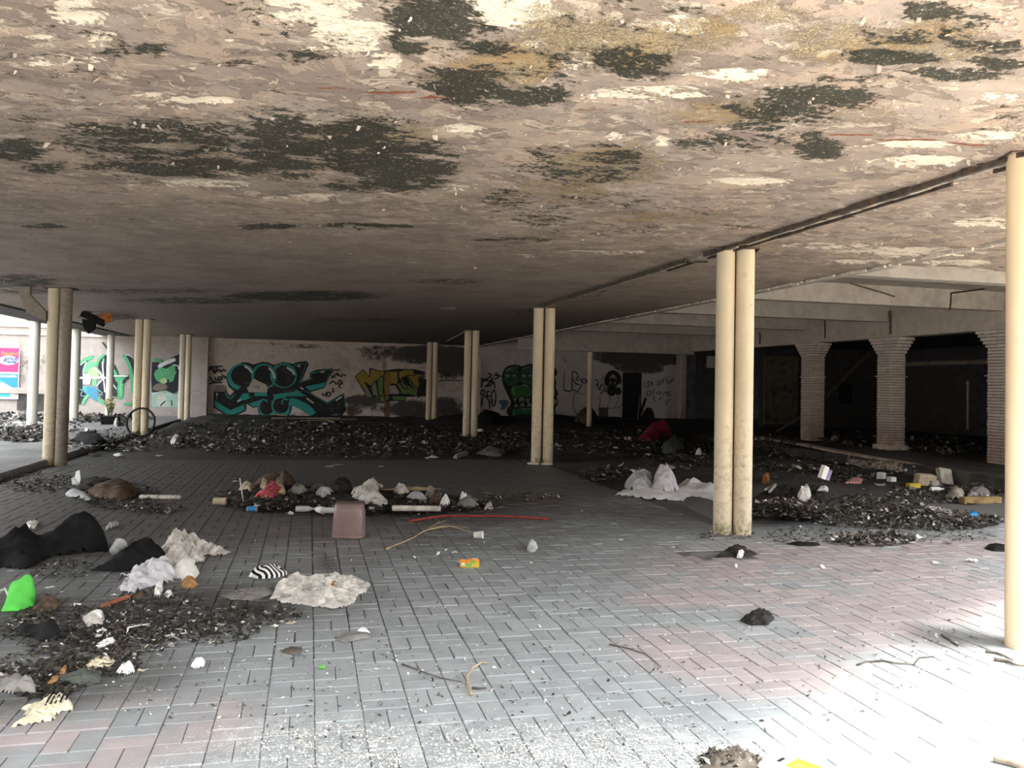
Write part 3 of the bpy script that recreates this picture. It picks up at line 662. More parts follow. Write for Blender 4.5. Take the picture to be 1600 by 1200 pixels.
# ------------------------------------------------------------------ brick pillars
def brk(l, w, h, s): 
    mb = MB(); mb.bbox((-l/2, -w/2, -h/2), (l/2, w/2, h/2), .006); return mesh('brick', mb, M_BRICK)
BL, BWD, BH, CO = .312, .104, .050, .060
BK = [brk(BL - .01 * (i % 2), BWD, BH, i) for i in range(4)]
BX = brk(.412, .12, .022, 9)
def brick_pillar(Y, label, plinth):
    X, z0, ztop = 12.72, .2, 2.76
    t = link('brick_pillar', None, None, (X + .21, Y, z0)); tag(t, label, 'pillar', 'brick pillars under the lintel')
    c = MB(); c.box((-.195, -.195, 0), (.195, .195, ztop - z0)); obj('mortar_core', c, M_MORTAR, t)
    z = .10 if plinth else 0.0
    if plinth:
        p = MB(); p.bbox((-.27, -.27, 0), (.27, .27, .12), .015); obj('plinth', p, M_KERB, t)
    n = int((2.44 - z0 - z) / CO); s = (.42 - BL) / 2
    for k in range(n):
        zz = z + (k + .5) * CO; mir = k % 2
        for q in range(4):
            a = q * math.pi / 2; ox, oy = ((-s, -.21 + BWD / 2) if not mir else (s, -.21 + BWD / 2))
            pos = Matrix.Rotation(a, 3, 'Z') @ Vector((ox, oy, 0))
            o = link('brick', BK[rnd.randrange(4)], t, (pos.x + rnd.gauss(0, .0025), pos.y + rnd.gauss(0, .0025), zz), (rnd.gauss(0, .006), rnd.gauss(0, .006), a))
    zc = z + n * CO; st = (ztop - z0 - zc) / 5
    for k in range(5):
        ext = .062 * (k + 1); L = (.42 + 2 * ext)
        for h in (-1, 1):
            for sx in (-1, 1):
                mb = MB(); l = L / 2 - .006; mb.bbox((-.10, -l / 2, -st / 2 + .004), (.10, l / 2, st / 2 - .004), .006)
                obj('brick', mb, M_BRICK, t, (sx * .105, h * (l / 2 + .003), zc + (k + .5) * st))
    for h in (-1, 1):
        link('ledge_brick', BX, t, (0, h * .235, 1.88 - z0))
    return t
brick_pillar(19.62, 'whitewashed brick pillar farthest of the three, with a leaning bar behind', False)
brick_pillar(16.55, 'middle whitewashed brick pillar on a plinth, right of the small dark window', True)
brick_pillar(13.32, 'whitewashed brick pillar half hidden by the bright right-hand column', False)

# ------------------------------------------------------------------ graffiti: paint films on the walls
from mathutils.geometry import tessellate_polygon
M_SPRAY = NT('spray_paint', .6, .3)
_n = M_SPRAY.noise(3.5, 6, .65); _n2 = M_SPRAY.noise(30, 4, .6)
_c = M_SPRAY.mix(M_SPRAY.ramp(M_SPRAY.math('ADD', M_SPRAY.math('MULTIPLY', _n, .6), M_SPRAY.math('MULTIPLY', _n2, .4)), .52, .68, 0, .45), M_SPRAY.attr('Col', 'Color'), (.20, .18, .165))
M_SPRAY = M_SPRAY.color(_c)
class Paint:
    def __init__(s, y): s.y = y; s.k = 0; s.mb = MB()
    def P(s, x, y): p = wp(x, y, s.y); return (p.x, s.y - .004 - .0009 * s.k, p.z)
    def poly(s, col, pts, sm=0):
        for _ in range(sm):
            q = []
            for i in range(len(pts)):
                a, b = pts[i], pts[(i + 1) % len(pts)]
                q += [(a[0]*.75+b[0]*.25, a[1]*.75+b[1]*.25), (a[0]*.25+b[0]*.75, a[1]*.25+b[1]*.75)]
            pts = q
        s.k += 1; tri = tessellate_polygon([[Vector((x, y, 0)) for x, y in pts]])
        s.mb.add([s.P(*p) for p in pts], tri, 0, col)
    def disc(s, col, x, y, rx, ry=None, a0=0, a1=360):
        ry = ry or rx; s.poly(col, [(x + rx * math.cos(R(a)), y + ry * math.sin(R(a))) for a in np.linspace(a0, a1, 28)[:(27 if a1 - a0 == 360 else 28)]])
    def line(s, col, pts, w, sm=1, closed=False):
        pts = [tuple(p) for p in pts]
        for _ in range(sm):
            q = [pts[0]]
            for a, b in zip(pts[:-1], pts[1:]): q += [(a[0]*.75+b[0]*.25, a[1]*.75+b[1]*.25), (a[0]*.25+b[0]*.75, a[1]*.25+b[1]*.75)]
            pts = q + [pts[-1]]
        s.k += 1; vs = []; n = len(pts)
        for i, p in enumerate(pts):
            a, b = pts[max(i-1, 0)], pts[min(i+1, n-1)]
            dx, dy = b[0]-a[0], b[1]-a[1]; l = math.hypot(dx, dy) or 1
            e = w * .62 * (.7 if i in (0, n-1) else 1)
            vs += [s.P(p[0] - dy/l*e, p[1] + dx/l*e), s.P(p[0] + dy/l*e, p[1] - dx/l*e)]
        s.mb.add(vs, [(2*i, 2*i+1, 2*i+3, 2*i+2) for i in range(n-1)], 0, col)
    def ring(s, col, x, y, rx, ry, w, a0=0, a1=360):
        s.line(col, [(x + rx*math.cos(R(a)), y + ry*math.sin(R(a))) for a in np.linspace(a0, a1, 30)], w, 0)
    def done(s, name, parent, label=None):
        o = obj(name, s.mb, M_SPRAY, parent)
        if label: o['label'] = label
        return o
BLK, TEAL, TEAD, WHT, TAN = (.012, .012, .014), (.03, .30, .26), (.04, .22, .20), (.62, .64, .64), (.47, .42, .36)
def sub(pt, ox, oy, k):                     # a drawing surface with its own origin and scale
    class S: pass
    S.poly = lambda c, p, sm=0: pt.poly(c, [(ox + x / k, oy + y / k) for x, y in p], sm)
    S.line = lambda c, p, w, sm=1: pt.line(c, [(ox + x / k, oy + y / k) for x, y in p], w / k, sm)
    S.disc = lambda c, x, y, rx, ry=None, a0=0, a1=360: pt.disc(c, ox + x / k, oy + y / k, rx / k, (ry or rx) / k, a0, a1)
    S.ring = lambda c, x, y, rx, ry, w, a0=0, a1=360: pt.ring(c, ox + x / k, oy + y / k, rx / k, ry / k, w / k, a0, a1)
    return S
YP = YW - .008
pt = Paint(YP); g = sub(pt, 320, 540, 10)
g.poly(BLK, [(140,700),(135,965),(400,1135),(640,1020),(650,905),(760,980),(815,955),(850,1085),(930,1160),(1100,1140),(1270,1155),(1340,1050),(1360,935),(1500,1000),(1640,1100),(1760,1180),(1990,1150),(2150,1090),(2210,1000),(2195,860),(2170,745),
       (1910,885),(1700,765),(1650,725),(1870,665),(2000,355),(1750,375),(1640,425),(1640,515),(1510,560),(1625,290),(1590,240),(1450,255),(1370,285),(1300,270),(1220,255),(1080,300),(990,262),(900,252),(755,295),(680,265),(600,258),(450,315),(360,420),(335,520),(370,640),(455,715),(395,785),(320,705)])
g.disc(TEAL, 575, 490, 222, 210); g.disc(BLK, 590, 470, 182, 165)
g.poly(BLK, [(560,600),(700,600),(640,760),(480,850),(400,900),(400,800),(560,650)])
g.disc(TEAL, 925, 475, 200, 195); g.disc(BLK, 930, 482, 160, 172)
g.poly(BLK, [(900,560),(1060,620),(1080,780),(700,860),(780,640)])
g.disc(TEAL, 1230, 470, 210, 195); g.disc(BLK, 1238, 478, 172, 172); g.ring(TEAD, 930, 480, 180, 185, 24, -70, 90)
g.poly(TAN, [(655,660),(700,640),(725,560),(762,512),(850,560),(960,610),(985,660),(970,735),(690,730)])
g.line((.25,.22,.18), [(770,650),(810,640),(850,650),(830,680)], 18)
g.poly(TEAL, [(155,855),(155,950),(395,1105),(625,1005),(615,915),(400,1010)])
g.line(TEAD, [(190,740),(180,850)], 14); g.line(TEAD, [(315,735),(395,850),(470,750)], 18)
g.poly(TEAL, [(510,860),(600,745),(960,735),(980,790),(760,790),(640,850)]); g.poly(BLK, [(690,735),(780,735),(770,790),(690,800)])
g.poly(TEAL, [(690,905),(900,835),(990,860),(940,890),(850,930),(760,965)])
g.poly(TEAL, [(840,930),(860,1070),(940,1135),(1060,1090),(1120,1065),(1270,1130),(1325,1045),(1335,880),(1480,930),(1640,1035),(1745,1030),(1700,1080),(1640,1095),(1500,1000),(1380,930)])
g.disc(BLK, 965, 960, 112, 122); g.disc(BLK, 1185, 935, 125, 128); g.ring(TEAL, 1185, 935, 132, 135, 22, 60, 300); g.ring(TEAL, 965, 960, 120, 130, 20, 90, 250)
g.line(TEAL, [(1210,915),(1205,860),(1260,830),(1310,850)], 20); g.line(TEAL, [(870,860),(940,840),(985,885)], 18)
g.line(TEAL, [(1320,880),(1420,890),(1560,960),(1690,1060)], 100)
g.poly(TEAL, [(1070,765),(1420,715),(1400,690),(1440,690),(1540,760),(1560,790),(1300,790),(1080,850)]); g.poly(BLK, [(1090,680),(1360,690),(1340,735),(1090,735)])
g.poly(TEAL, [(1565,640),(1890,575),(1880,650),(1640,705)]); g.line(TEAD, [(1480,582),(1665,520),(1660,435),(1975,365),(1890,580)], 15, 0)
g.line(TEAD, [(1400,310),(1500,285),(1590,275),(1480,580)], 15, 0); g.line(TEAD, [(1560,700),(1690,770),(1910,905),(2165,775),(2185,960)], 12, 0)
g.poly((.05,.15,.13), [(1850,1130),(1990,1075),(2085,1060),(2085,1115),(1900,1150)])
g.line(TEAD, [(1580,790),(1500,760)], 20)
for l in ([(620,320),(690,355),(745,430)], [(1000,345),(1070,420),(1092,520)], [(1280,340),(1365,390),(1400,455)]): g.line(WHT, l, 28)
for l in ([(1495,650),(1540,685)], [(1590,820),(1700,900)], [(2050,860),(2140,800)], [(510,875),(570,845)], [(1810,415),(1870,410)], [(1450,320),(1490,320)], [(195,740),(190,775)]): g.line(WHT, l, 24, 0)
# handwritten tags beside it
for l in ([(50,400),(110,330),(170,330),(120,400),(200,390),(150,440)], [(60,340),(290,320)], [(200,330),(180,400),(250,370),(230,420),(300,380)], [(100,360),(160,430)], [(280,370),(340,400)],
          [(80,480),(120,560),(160,560)], [(160,490),(180,560)], [(200,480),(240,500),(190,540),(250,550)], [(240,480),(280,500),(240,545)], [(60,600),(130,580),(280,575)], [(50,540),(70,545)], [(260,440),(330,510)]): g.line(BLK, l, 20)
g.poly((.16,.13,.115), [(160,620),(310,610),(320,715),(150,720)])
for l in ([(1960,450),(2010,380),(2110,380)], [(1980,520),(2040,440),(2080,470)], [(2060,420),(2130,500),(2160,440)], [(1950,600),(2010,540),(2060,620),(2100,540)], [(2090,540),(2150,560),(2080,640),(2130,660)],
          [(1830,740),(1870,800),(1920,700),(1900,800)], [(1930,720),(1980,760),(1920,800)], [(1990,660),(2020,720),(1980,720)], [(2170,470),(2210,460)], [(1960,470),(2050,500)], [(2100,620),(2160,580)]): g.line(BLK, l, 18)
pt.done('graffiti', wall_b, 'teal and black bubble letter graffiti with scribbled tags')
pt = Paint(YP); g = sub(pt, 540, 540, 8)
YEL, GRN, PNK, PG = (.34, .235, .04), (.13, .22, .06), (.40, .30, .31), (.22, .25, .18)
g.poly(BLK, [(112,385),(222,295),(292,378),(300,280),(320,280),(400,305),(480,312),(560,300),(660,290),(860,295),(1000,330),(960,390),(900,400),(930,500),(905,560),(870,640),(760,640),(745,700),(590,690),(500,700),(470,720),(425,700),(408,600),(345,650),(270,655),(215,555)])
g.poly(YEL, [(125,387),(220,307),(302,400),(316,293),(395,315),(440,375),(395,425),(372,440),(330,510),(250,460),(235,555)])
g.poly(PG, [(232,552),(252,480),(315,590),(345,640),(270,645)]); g.poly(PG, [(318,520),(372,450),(395,540),(400,620),(345,620)])
g.poly(GRN, [(400,430),(440,385),(468,410),(475,600),(490,705),(435,695),(415,600)]); g.poly(YEL, [(400,318),(480,318),(470,390),(440,370)])
g.poly((.25,.15,.04), [(490,330),(560,320),(560,480),(540,640),(490,640),(478,450)]); g.poly(YEL, [(560,330),(645,322),(650,450),(640,480),(560,470)])
g.poly(PNK, [(555,500),(615,495),(670,575),(665,605),(550,605)]); g.poly(YEL, [(665,330),(745,305),(845,310),(850,355),(985,370),(900,395),(920,490),(900,540),(800,440),(765,375),(690,400),(740,480),(670,400)])
g.poly(GRN, [(640,480),(670,470),(720,540),(780,545),(750,480),(890,565),(865,625),(780,600),(690,600),(680,560)]); g.poly(PNK, [(690,450),(740,490),(775,540),(730,520)])
g.poly(GRN, [(580,632),(755,632),(740,685),(595,680)]); g.poly(GRN, [(490,640),(560,640),(500,695)])
for l in ([(300,385),(300,290)], [(395,430),(385,470),(410,600),(430,700)], [(240,460),(320,600),(350,640)], [(250,460),(320,520),(370,440)], [(485,330),(468,600)], [(655,310),(660,400),(780,540)], [(680,570),(770,610)], [(560,490),(630,480),(690,570)], [(740,370),(880,375)], [(780,380),(890,560)], [(320,625),(1000,630)]): g.line(BLK, l, 12, 0)
for l in ([(800,460),(890,560),(870,620)], [(700,560),(750,610)]): g.line(WHT, l, 6, 0)
g.poly((.02,.018,.017), [(905,410),(1010,420),(1010,630),(890,630),(925,520)])
for l in ([(1165,390),(1200,360),(1190,420),(1240,350)], [(1250,420),(1260,360),(1300,345),(1380,350),(1385,400),(1330,415)], [(1300,400),(1310,370),(1350,380),(1320,410)], [(1160,450),(1220,430),(1470,440)]): g.line(BLK, l, 9)
pt.done('graffiti', wall_b, 'yellow and green angular letter graffiti on stained plaster')
pt = Paint(YW - .03); g = sub(pt, 740, 550, 10)
NVY, G1, G2, G3 = (.018, .02, .03), (.025, .135, .06), (.03, .10, .075), (.16, .25, .17)
g.poly(NVY, [(440,380),(470,270),(540,210),(680,190),(755,228),(850,185),(1000,180),(1200,210),(1290,255),(1312,340),(1265,395),(1298,470),(1275,560),(1325,640),(1290,715),(1338,790),(1255,890),(1315,1030),(1290,1120),(1210,1135),(900,1045),(760,1065),(660,1060),(640,1140),(555,1150),(590,1060),(540,1000),(505,900),(600,800),(515,640),(445,480)], 1)
g.line(NVY, [(490,1080),(500,1035),(570,1040),(620,1080),(560,1150)], 26)
g.disc(G2, 600, 385, 135, 150); g.disc(G1, 600, 440, 115, 95); g.disc(G2, 850, 370, 145, 150); g.disc(G1, 850, 440, 120, 70); g.disc(G2, 1100, 380, 130, 150)
g.line(G3, [(510,300),(570,250),(650,235),(700,250)], 26); g.line(G3, [(750,270),(830,225),(900,225)], 26); g.disc(G3, 1235, 310, 22, 40)
g.ring(BLK, 600, 385, 140, 155, 14); g.ring(BLK, 850, 370, 148, 152, 14)
for ex in (575, 830):
    g.poly(BLK, [(ex-115,370),(ex-30,325),(ex+50,335),(ex+115,365),(ex+30,412),(ex-50,410)]); g.poly((.30,.36,.30), [(ex-95,370),(ex-30,342),(ex+50,350),(ex+95,368),(ex+30,398),(ex-50,396)]); g.disc((.05,.09,.08), ex+5, 370, 36, 30)
    g.line(BLK, [(ex-40,430),(ex,445),(ex+60,430)], 14)
g.disc(BLK, 665, 615, 108, 112); g.disc(BLK, 800, 610, 130, 118); g.disc((.05,.16,.045), 665, 615, 96, 98); g.disc((.04,.15,.04), 790, 610, 115, 104); g.line((.22,.33,.2), [(630,545),(610,610),(640,670)], 22); g.line((.20,.3,.18), [(740,525),(800,510),(850,545)], 16); g.line(BLK, [(740,690),(750,660)], 12, 0)
g.disc((.06,.16,.08), 1225, 500, 32, 70); g.disc((.05,.16,.05), 1230, 640, 50, 75); g.line(G3, [(1225,610),(1235,650),(1220,690)], 12)
g.poly(BLK, [(590,715),(900,700),(1000,700),(1000,865),(600,870)])
TG = (.20, .27, .21)
for a in ([(600,722),(678,725),(640,785)], [(700,720),(745,700),(800,735),(775,780),(752,745),(715,800)], [(810,730),(880,728),(850,790),(820,790)], [(612,858),(660,800),(700,850)], [(715,848),(760,775),(800,845)], [(820,850),(870,775),(910,850)], [(1225,750),(1290,740),(1310,790),(1260,830)]): g.poly(TG, a)
g.poly((.022,.125,.055), [(610,895),(640,875),(1000,868),(1000,1005),(870,1005),(760,1050),(690,1020),(620,1030),(600,980)], 1); g.line(G3, [(740,890),(890,885)], 26, 0); g.line(G3, [(625,900),(610,960),(625,1020)], 12)
g.disc((.03,.12,.08), 1235, 1020, 62, 112); g.line(G3, [(1215,930),(1245,1000),(1220,1080)], 16)
g.poly((.075,.13,.19), [(380,780),(420,742),(560,755),(500,890),(410,915),(440,830)], 1); g.line((.2,.24,.28), [(560,770),(500,880)], 14)
for l in ([(95,440),(150,400),(130,490),(200,400),(190,460)], [(220,330),(290,360),(200,430),(240,470),(310,390)], [(310,360),(440,380)], [(340,320),(400,390),(320,430)], [(120,450),(120,560)], [(170,550),(300,440)], [(200,540),(270,520),(310,440),(330,570)],
          [(165,600),(115,600),(110,670),(160,665)], [(165,590),(165,660)], [(250,610),(200,620),(210,680)], [(260,690),(130,690),(125,850)], [(190,690),(240,760),(250,890)]): g.line(BLK, l, 18)
g.ring(BLK, 308, 720, 35, 125, 16); g.ring(BLK, 310, 770, 26, 22, 10)
g.line(BLK, [(1415,300),(1400,580),(1480,620)], 12, 0); g.line(BLK, [(1380,100),(1400,110)], 10, 0); g.line(BLK, [(1420,110),(1450,165)], 12, 0)
g = sub(pt, 870, 560, 7.619)
g.line(BLK, [(180,150),(175,365),(240,400),(290,320),(225,305),(180,245)], 12, 0); g.line(BLK, [(185,150),(240,175),(250,240)], 10); g.line(BLK, [(230,215),(225,270),(280,245),(290,280)], 9); g.ring(BLK, 320, 270, 22, 28, 9); g.line(BLK, [(350,250),(360,330),(400,230),(380,400)], 10)
g.line(BLK, [(440,260),(500,260),(460,330)], 9); g.line(BLK, [(480,300),(500,400),(530,280),(560,350)], 10); g.line(BLK, [(520,270),(560,200)], 8, 0); g.line(BLK, [(515,430),(545,370),(600,340)], 9); g.line(BLK, [(80,380),(130,395),(190,380)], 9)
GR = (.10, .095, .10)
g.line(GR, [(210,410),(185,500),(200,620),(260,690),(320,680),(350,600),(370,440)], 7); g.line(GR, [(200,410),(330,425),(340,380)], 7, 0); g.line(GR, [(500,440),(515,520),(490,610)], 7); g.line(GR, [(620,440),(630,510),(580,580),(640,600),(690,580),(725,500),(715,430)], 7); g.line(GR, [(700,585),(750,585),(770,540)], 7); g.disc(BLK, 572, 390, 12)
g.line(BLK, [(588,310),(585,240),(620,180),(660,165),(705,185),(735,240),(730,300)], 44); g.disc(BLK, 595, 285, 32, 46); g.disc(BLK, 725, 270, 30, 42); g.disc(BLK, 655, 300, 58, 75); g.disc(BLK, 645, 385, 55, 62); g.disc(BLK, 722, 390, 38, 45); g.poly((.27,.26,.26), [(640,205),(690,215),(705,235),(620,232)])
g.disc((.25,.24,.24), 634, 293, 8, 18); g.disc((.25,.24,.24), 682, 295, 8, 18)
for l in ([(1005,275),(1045,285),(1010,340),(1050,345)], [(1060,280),(1100,275),(1070,300),(1100,330),(1060,335)], [(1110,275),(1135,300),(1115,330),(1110,275)], [(1190,260),(1195,330)], [(1215,330),(1225,240),(1260,310),(1265,225)], [(1290,215),(1310,330),(1380,230)], [(1310,275),(1385,262)],
          [(1070,385),(1060,460),(1105,430),(1115,390),(1075,385)], [(1130,430),(1140,370),(1170,380)], [(1180,430),(1185,395),(1240,400),(1200,430)], [(1250,430),(1290,390),(1330,430)], [(1330,390),(1280,440),(1350,445)], [(1140,440),(1150,520)], [(1290,560),(1300,500),(1340,490)], [(1200,500),(1240,460)]): g.line((.13,.12,.12), l, 10)
g.disc(BLK, 1012, 205, 10, 14)
pt.done('graffiti', wall_c, 'green big-eyed face with teeth, black mask stencil and scribbled lettering')
pt = Paint(YW - .04); g = sub(pt, 110, 530, 10)
GA, GB, NV, BLU, WS = (.10, .42, .20), (.17, .55, .27), (.02, .025, .035), (.07, .30, .47), (.72, .78, .80)
g.poly(NV, [(120,430),(260,320),(280,340),(220,440),(190,560),(190,720),(270,870),(180,1020),(120,1020),(60,900),(60,560)])
g.line(GA, [(140,400),(220,320),(360,275)], 46); g.poly(GB, [(205,530),(215,420),(270,340),(410,350),(390,420),(300,460),(270,530)], 1); g.line(WS, [(150,405),(260,330),(205,450),(195,540)], 10)
g.poly(NV, [(410,420),(430,330),(500,260),(580,240),(700,400),(760,560),(760,900),(700,920),(560,980),(460,900),(420,700),(520,560)], 1)
g.poly(GA, [(660,440),(720,500),(745,600),(810,590),(860,560),(930,540),(830,690),(830,880),(790,940),(710,930),(740,800),(700,620)], 1); g.line(GB, [(790,640),(780,780),(790,880)], 26)
g.line(GA, [(410,430),(440,320),(530,240)], 34); g.line(GB, [(520,300),(505,420)], 22); g.poly((.40,.55,.30), [(260,520),(320,440),(420,430),(450,560),(400,640),(340,640)], 1)
g.poly(GB, [(340,640),(420,620),(400,740),(350,720)]); g.line(NV, [(660,640),(740,700),(690,760)], 26); g.disc(NV, 700, 850, 36, 55); g.line(WS, [(660,690),(720,780)], 12); g.line(NV, [(820,690),(860,620),(910,590)], 26)
g.poly(BLU, [(190,760),(300,730),(420,760),(430,860),(450,960),(400,970),(300,900),(240,860)], 1); g.poly((.10,.42,.40), [(190,720),(270,740),(250,860),(190,800)], 1); g.line(GB, [(190,1020),(240,910),(290,870)], 40); g.line(GA, [(430,900),(470,980),(560,1010)], 36); g.line((.2,.35,.36), [(430,780),(520,860),(440,870)], 16)
for l in ([(130,600),(540,590)], [(130,610),(560,605)], [(380,440),(530,600)], [(500,350),(540,830)], [(540,590),(410,730)], [(640,575),(900,575)]): g.line(WS, l, 24, 0)
g.poly((.85,.86,.9), [(195,545),(310,540),(325,640),(305,710),(200,700)]); g.line((.3,.38,.42), [(140,780),(200,800),(150,880),(230,890)], 12)
g.poly(NV, [(860,240),(950,280),(1000,330),(1010,560),(1010,850),(985,820),(960,600),(930,400)], 1); g.line(GA, [(820,240),(870,300),(930,420),(965,600),(985,850)], 44); g.line(WS, [(860,245),(920,240),(980,290)], 12); g.line(GA, [(830,1020),(900,1010),(1000,1005)], 36, 0)
g.poly((.08,.13,.11), [(790,1055),(870,1060),(960,1150),(800,1180),(740,1120)], 1)
g = sub(pt, 190, 530, 9.23)
g.poly(NV, [(440,330),(540,330),(580,300),(560,380),(640,370),(720,350),(700,280),(860,200),(870,420),(860,720),(740,780),(440,800),(430,600)]); g.line(GA, [(460,290),(570,310),(560,360)], 34); g.poly(GA, [(460,480),(560,400),(650,430),(720,380),(770,360),(780,480),(740,640),(660,560),(600,640),(500,600)], 1)
g.poly((.20,.17,.13), [(460,660),(600,620),(680,690),(600,740),(450,740)], 1); g.line(WS, [(530,400),(640,340),(780,290)], 44); g.line(WS, [(740,370),(820,380),(830,440)], 14); g.line(GB, [(540,420),(600,540)], 18, 0); g.line(GB, [(680,440),(600,450)], 14, 0); g.line(GB, [(690,480),(610,490)], 14, 0); g.line(GB, [(690,620),(790,470)], 18, 0)
g.poly((.38,.60,.48), [(440,780),(560,750),(640,740),(760,790),(850,780),(860,980),(440,980)]); g.poly((.62,.66,.58), [(520,790),(620,760),(660,900),(700,970),(500,970)], 1); g.line((.6,.68,.8), [(440,780),(520,780)], 30, 0); g.line((.55,.65,.8), [(660,800),(740,800),(700,840)], 22); g.line(NV, [(560,965),(590,930),(640,890)], 16, 0); g.line(NV, [(720,880),(730,960)], 18, 0); g.disc((.45,.62,.3), 610, 600, 50, 40)
g = sub(pt, 0, 530, 10)
TG2 = (.22, .20, .18)
for l in ([(330,370),(370,330),(420,380)], [(360,390),(430,330),(470,320)], [(310,440),(370,390)], [(440,420),(420,460),(470,480),(430,520),(460,530)], [(300,540),(360,560),(390,620),(350,650)], [(640,340),(700,300),(660,380),(710,350)], [(610,420),(640,430),(620,470)], [(690,240),(690,290)]): g.line(TG2, l, 12)
g.line((.45,.40,.37), [(300,250),(480,250)], 6, 0); g.line((.35,.31,.28), [(310,0),(320,90),(300,160),(305,420)], 9); g.line((.4,.35,.32), [(620,190),(720,150)], 6, 0)
pt.done('graffiti', wall_l, 'green and black graffiti with a blue patch and thin tags')

# ------------------------------------------------------------------ poster on the courtyard wall
def flat(name, col, rough=.6): return plain(name, col, .06, 5, rough, .3, 0)
M_PINK, M_BLUE, M_CYAN, M_WHITE, M_ORANGE, M_NAVY = (flat('poster_pink', (.62, .05, .17)), flat('poster_blue', (.04, .26, .50)), flat('poster_cyan', (.07, .45, .55)), flat('poster_white', (.62, .64, .66)), flat('poster_orange', (.80, .28, .08)), flat('poster_navy', (.05, .09, .30)))
yb = 32.86
def prect(mb, x0, y0, x1, y1, dy, mi=0):
    a, b = wp(x0, y0, yb), wp(x1, y1, yb); mb.box((a.x, yb - dy, b.z), (b.x, yb - dy + .012, a.z), mi)
mb = MB(); prect(mb, -95, 543, 28.5, 624, .0, 0)
pos = obj('poster', mb, M_WHITE); tag(pos, 'tall pink and blue advertising poster on the courtyard wall', 'poster')
mb = MB(); prect(mb, -95, 541, 28.5, 581.5, .012); obj('pink_panel', mb, M_PINK, pos)
mb = MB(); prect(mb, -95, 582, 27.5, 606, .012); obj('blue_panel', mb, M_BLUE, pos)
def pp(px, k=0): return [(wp(x, y, yb).x, yb - .016 - .002 * k, wp(x, y, yb).z) for x, y in px]
mb = MB(); v = pp([(-95,594),(2,594),(14,604),(22,612),(10,618),(-95,608)]); mb.add(v, [tuple(range(6))]); mb.add(pp([(-95,603),(6,598),(20,606),(24,606),(24,622),(-95,622)], 1), [tuple(range(6))], 1); mb.add(pp([(-95,606),(3,609),(17,616),(16,620),(-95,620)], 2), [tuple(range(5))], 2)
obj('beach_picture', mb, [M_CYAN, M_WHITE, M_CYAN], pos)
def text(name, body, p, size, mat, parent, dy, sx=1.0, shear=.0):
    cu = bpy.data.curves.new(name, 'FONT'); cu.body = body; cu.size = size; cu.extrude = .002; cu.align_x = 'LEFT'; cu.shear = shear; cu.offset = .004
    to = bpy.data.objects.new(name, cu); C.objects.link(to); bpy.context.view_layer.update()
    me = bpy.data.meshes.new_from_object(to.evaluated_get(bpy.context.evaluated_depsgraph_get())); bpy.data.objects.remove(to)
    me.materials.clear(); me.materials.append(mat); o = link(name, me, parent, (p.x, yb - dy, p.z), (math.pi / 2, 0, 0)); o.scale = (sx, 1, 1); return o
text('headline', 'Descubre!', wp(1.5, 554.5, yb), .17, M_ORANGE, pos, .016, .75, .2)
mb = MB(); c = wp(13.5, 563, yb); mb.add([(c.x + .31 * math.cos(a), yb - .016, c.z + .165 * math.sin(a)) for a in np.linspace(0, 2 * math.pi, 25)[:-1]], [tuple(range(24))]); obj('logo_cloud', mb, M_WHITE, pos)
text('logo_lettering', 'price', wp(7.2, 562.4, yb), .21, M_NAVY, pos, .022, .95, .1); text('logo_lettering', 'Travel', wp(4.2, 567.2, yb), .18, M_NAVY, pos, .022, .95, .1)
text('slogan', 'consulta', wp(-2, 589.2, yb), .15, M_WHITE, pos, .018, 1.15)

# ------------------------------------------------------------------ litter: builders
def inside(P, X, Y):
    r = np.zeros(X.shape, bool); n = len(P)
    for i in range(n):
        x0, y0 = P[i]; x1, y1 = P[(i + 1) % n]
        c = ((y0 > Y) != (y1 > Y)) & (X < (x1 - x0) * (Y - y0) / ((y1 - y0) or 1e-12) + x0); r ^= c
    return r
def edge_near(P, X, Y):
    D = np.full(X.shape, 1e9); NX = X.copy(); NY = Y.copy(); n = len(P)
    for i in range(n):
        a = P[i]; b = P[(i + 1) % n]; d = b - a; L = (d @ d) or 1e-12
        t = np.clip(((X - a[0]) * d[0] + (Y - a[1]) * d[1]) / L, 0, 1); qx, qy = a[0] + t * d[0], a[1] + t * d[1]
        dd = np.hypot(X - qx, Y - qy); m = dd < D; D = np.where(m, dd, D); NX = np.where(m, qx, NX); NY = np.where(m, qy, NY)
    return D, NX, NY
CREASE = {'off_white_cloth', 'white_plastic', 'cream_paper', 'white_paper', 'lilac_white_plastic', 'cloudy_plastic', 'dark_red_plastic', 'grey_green_plastic'}
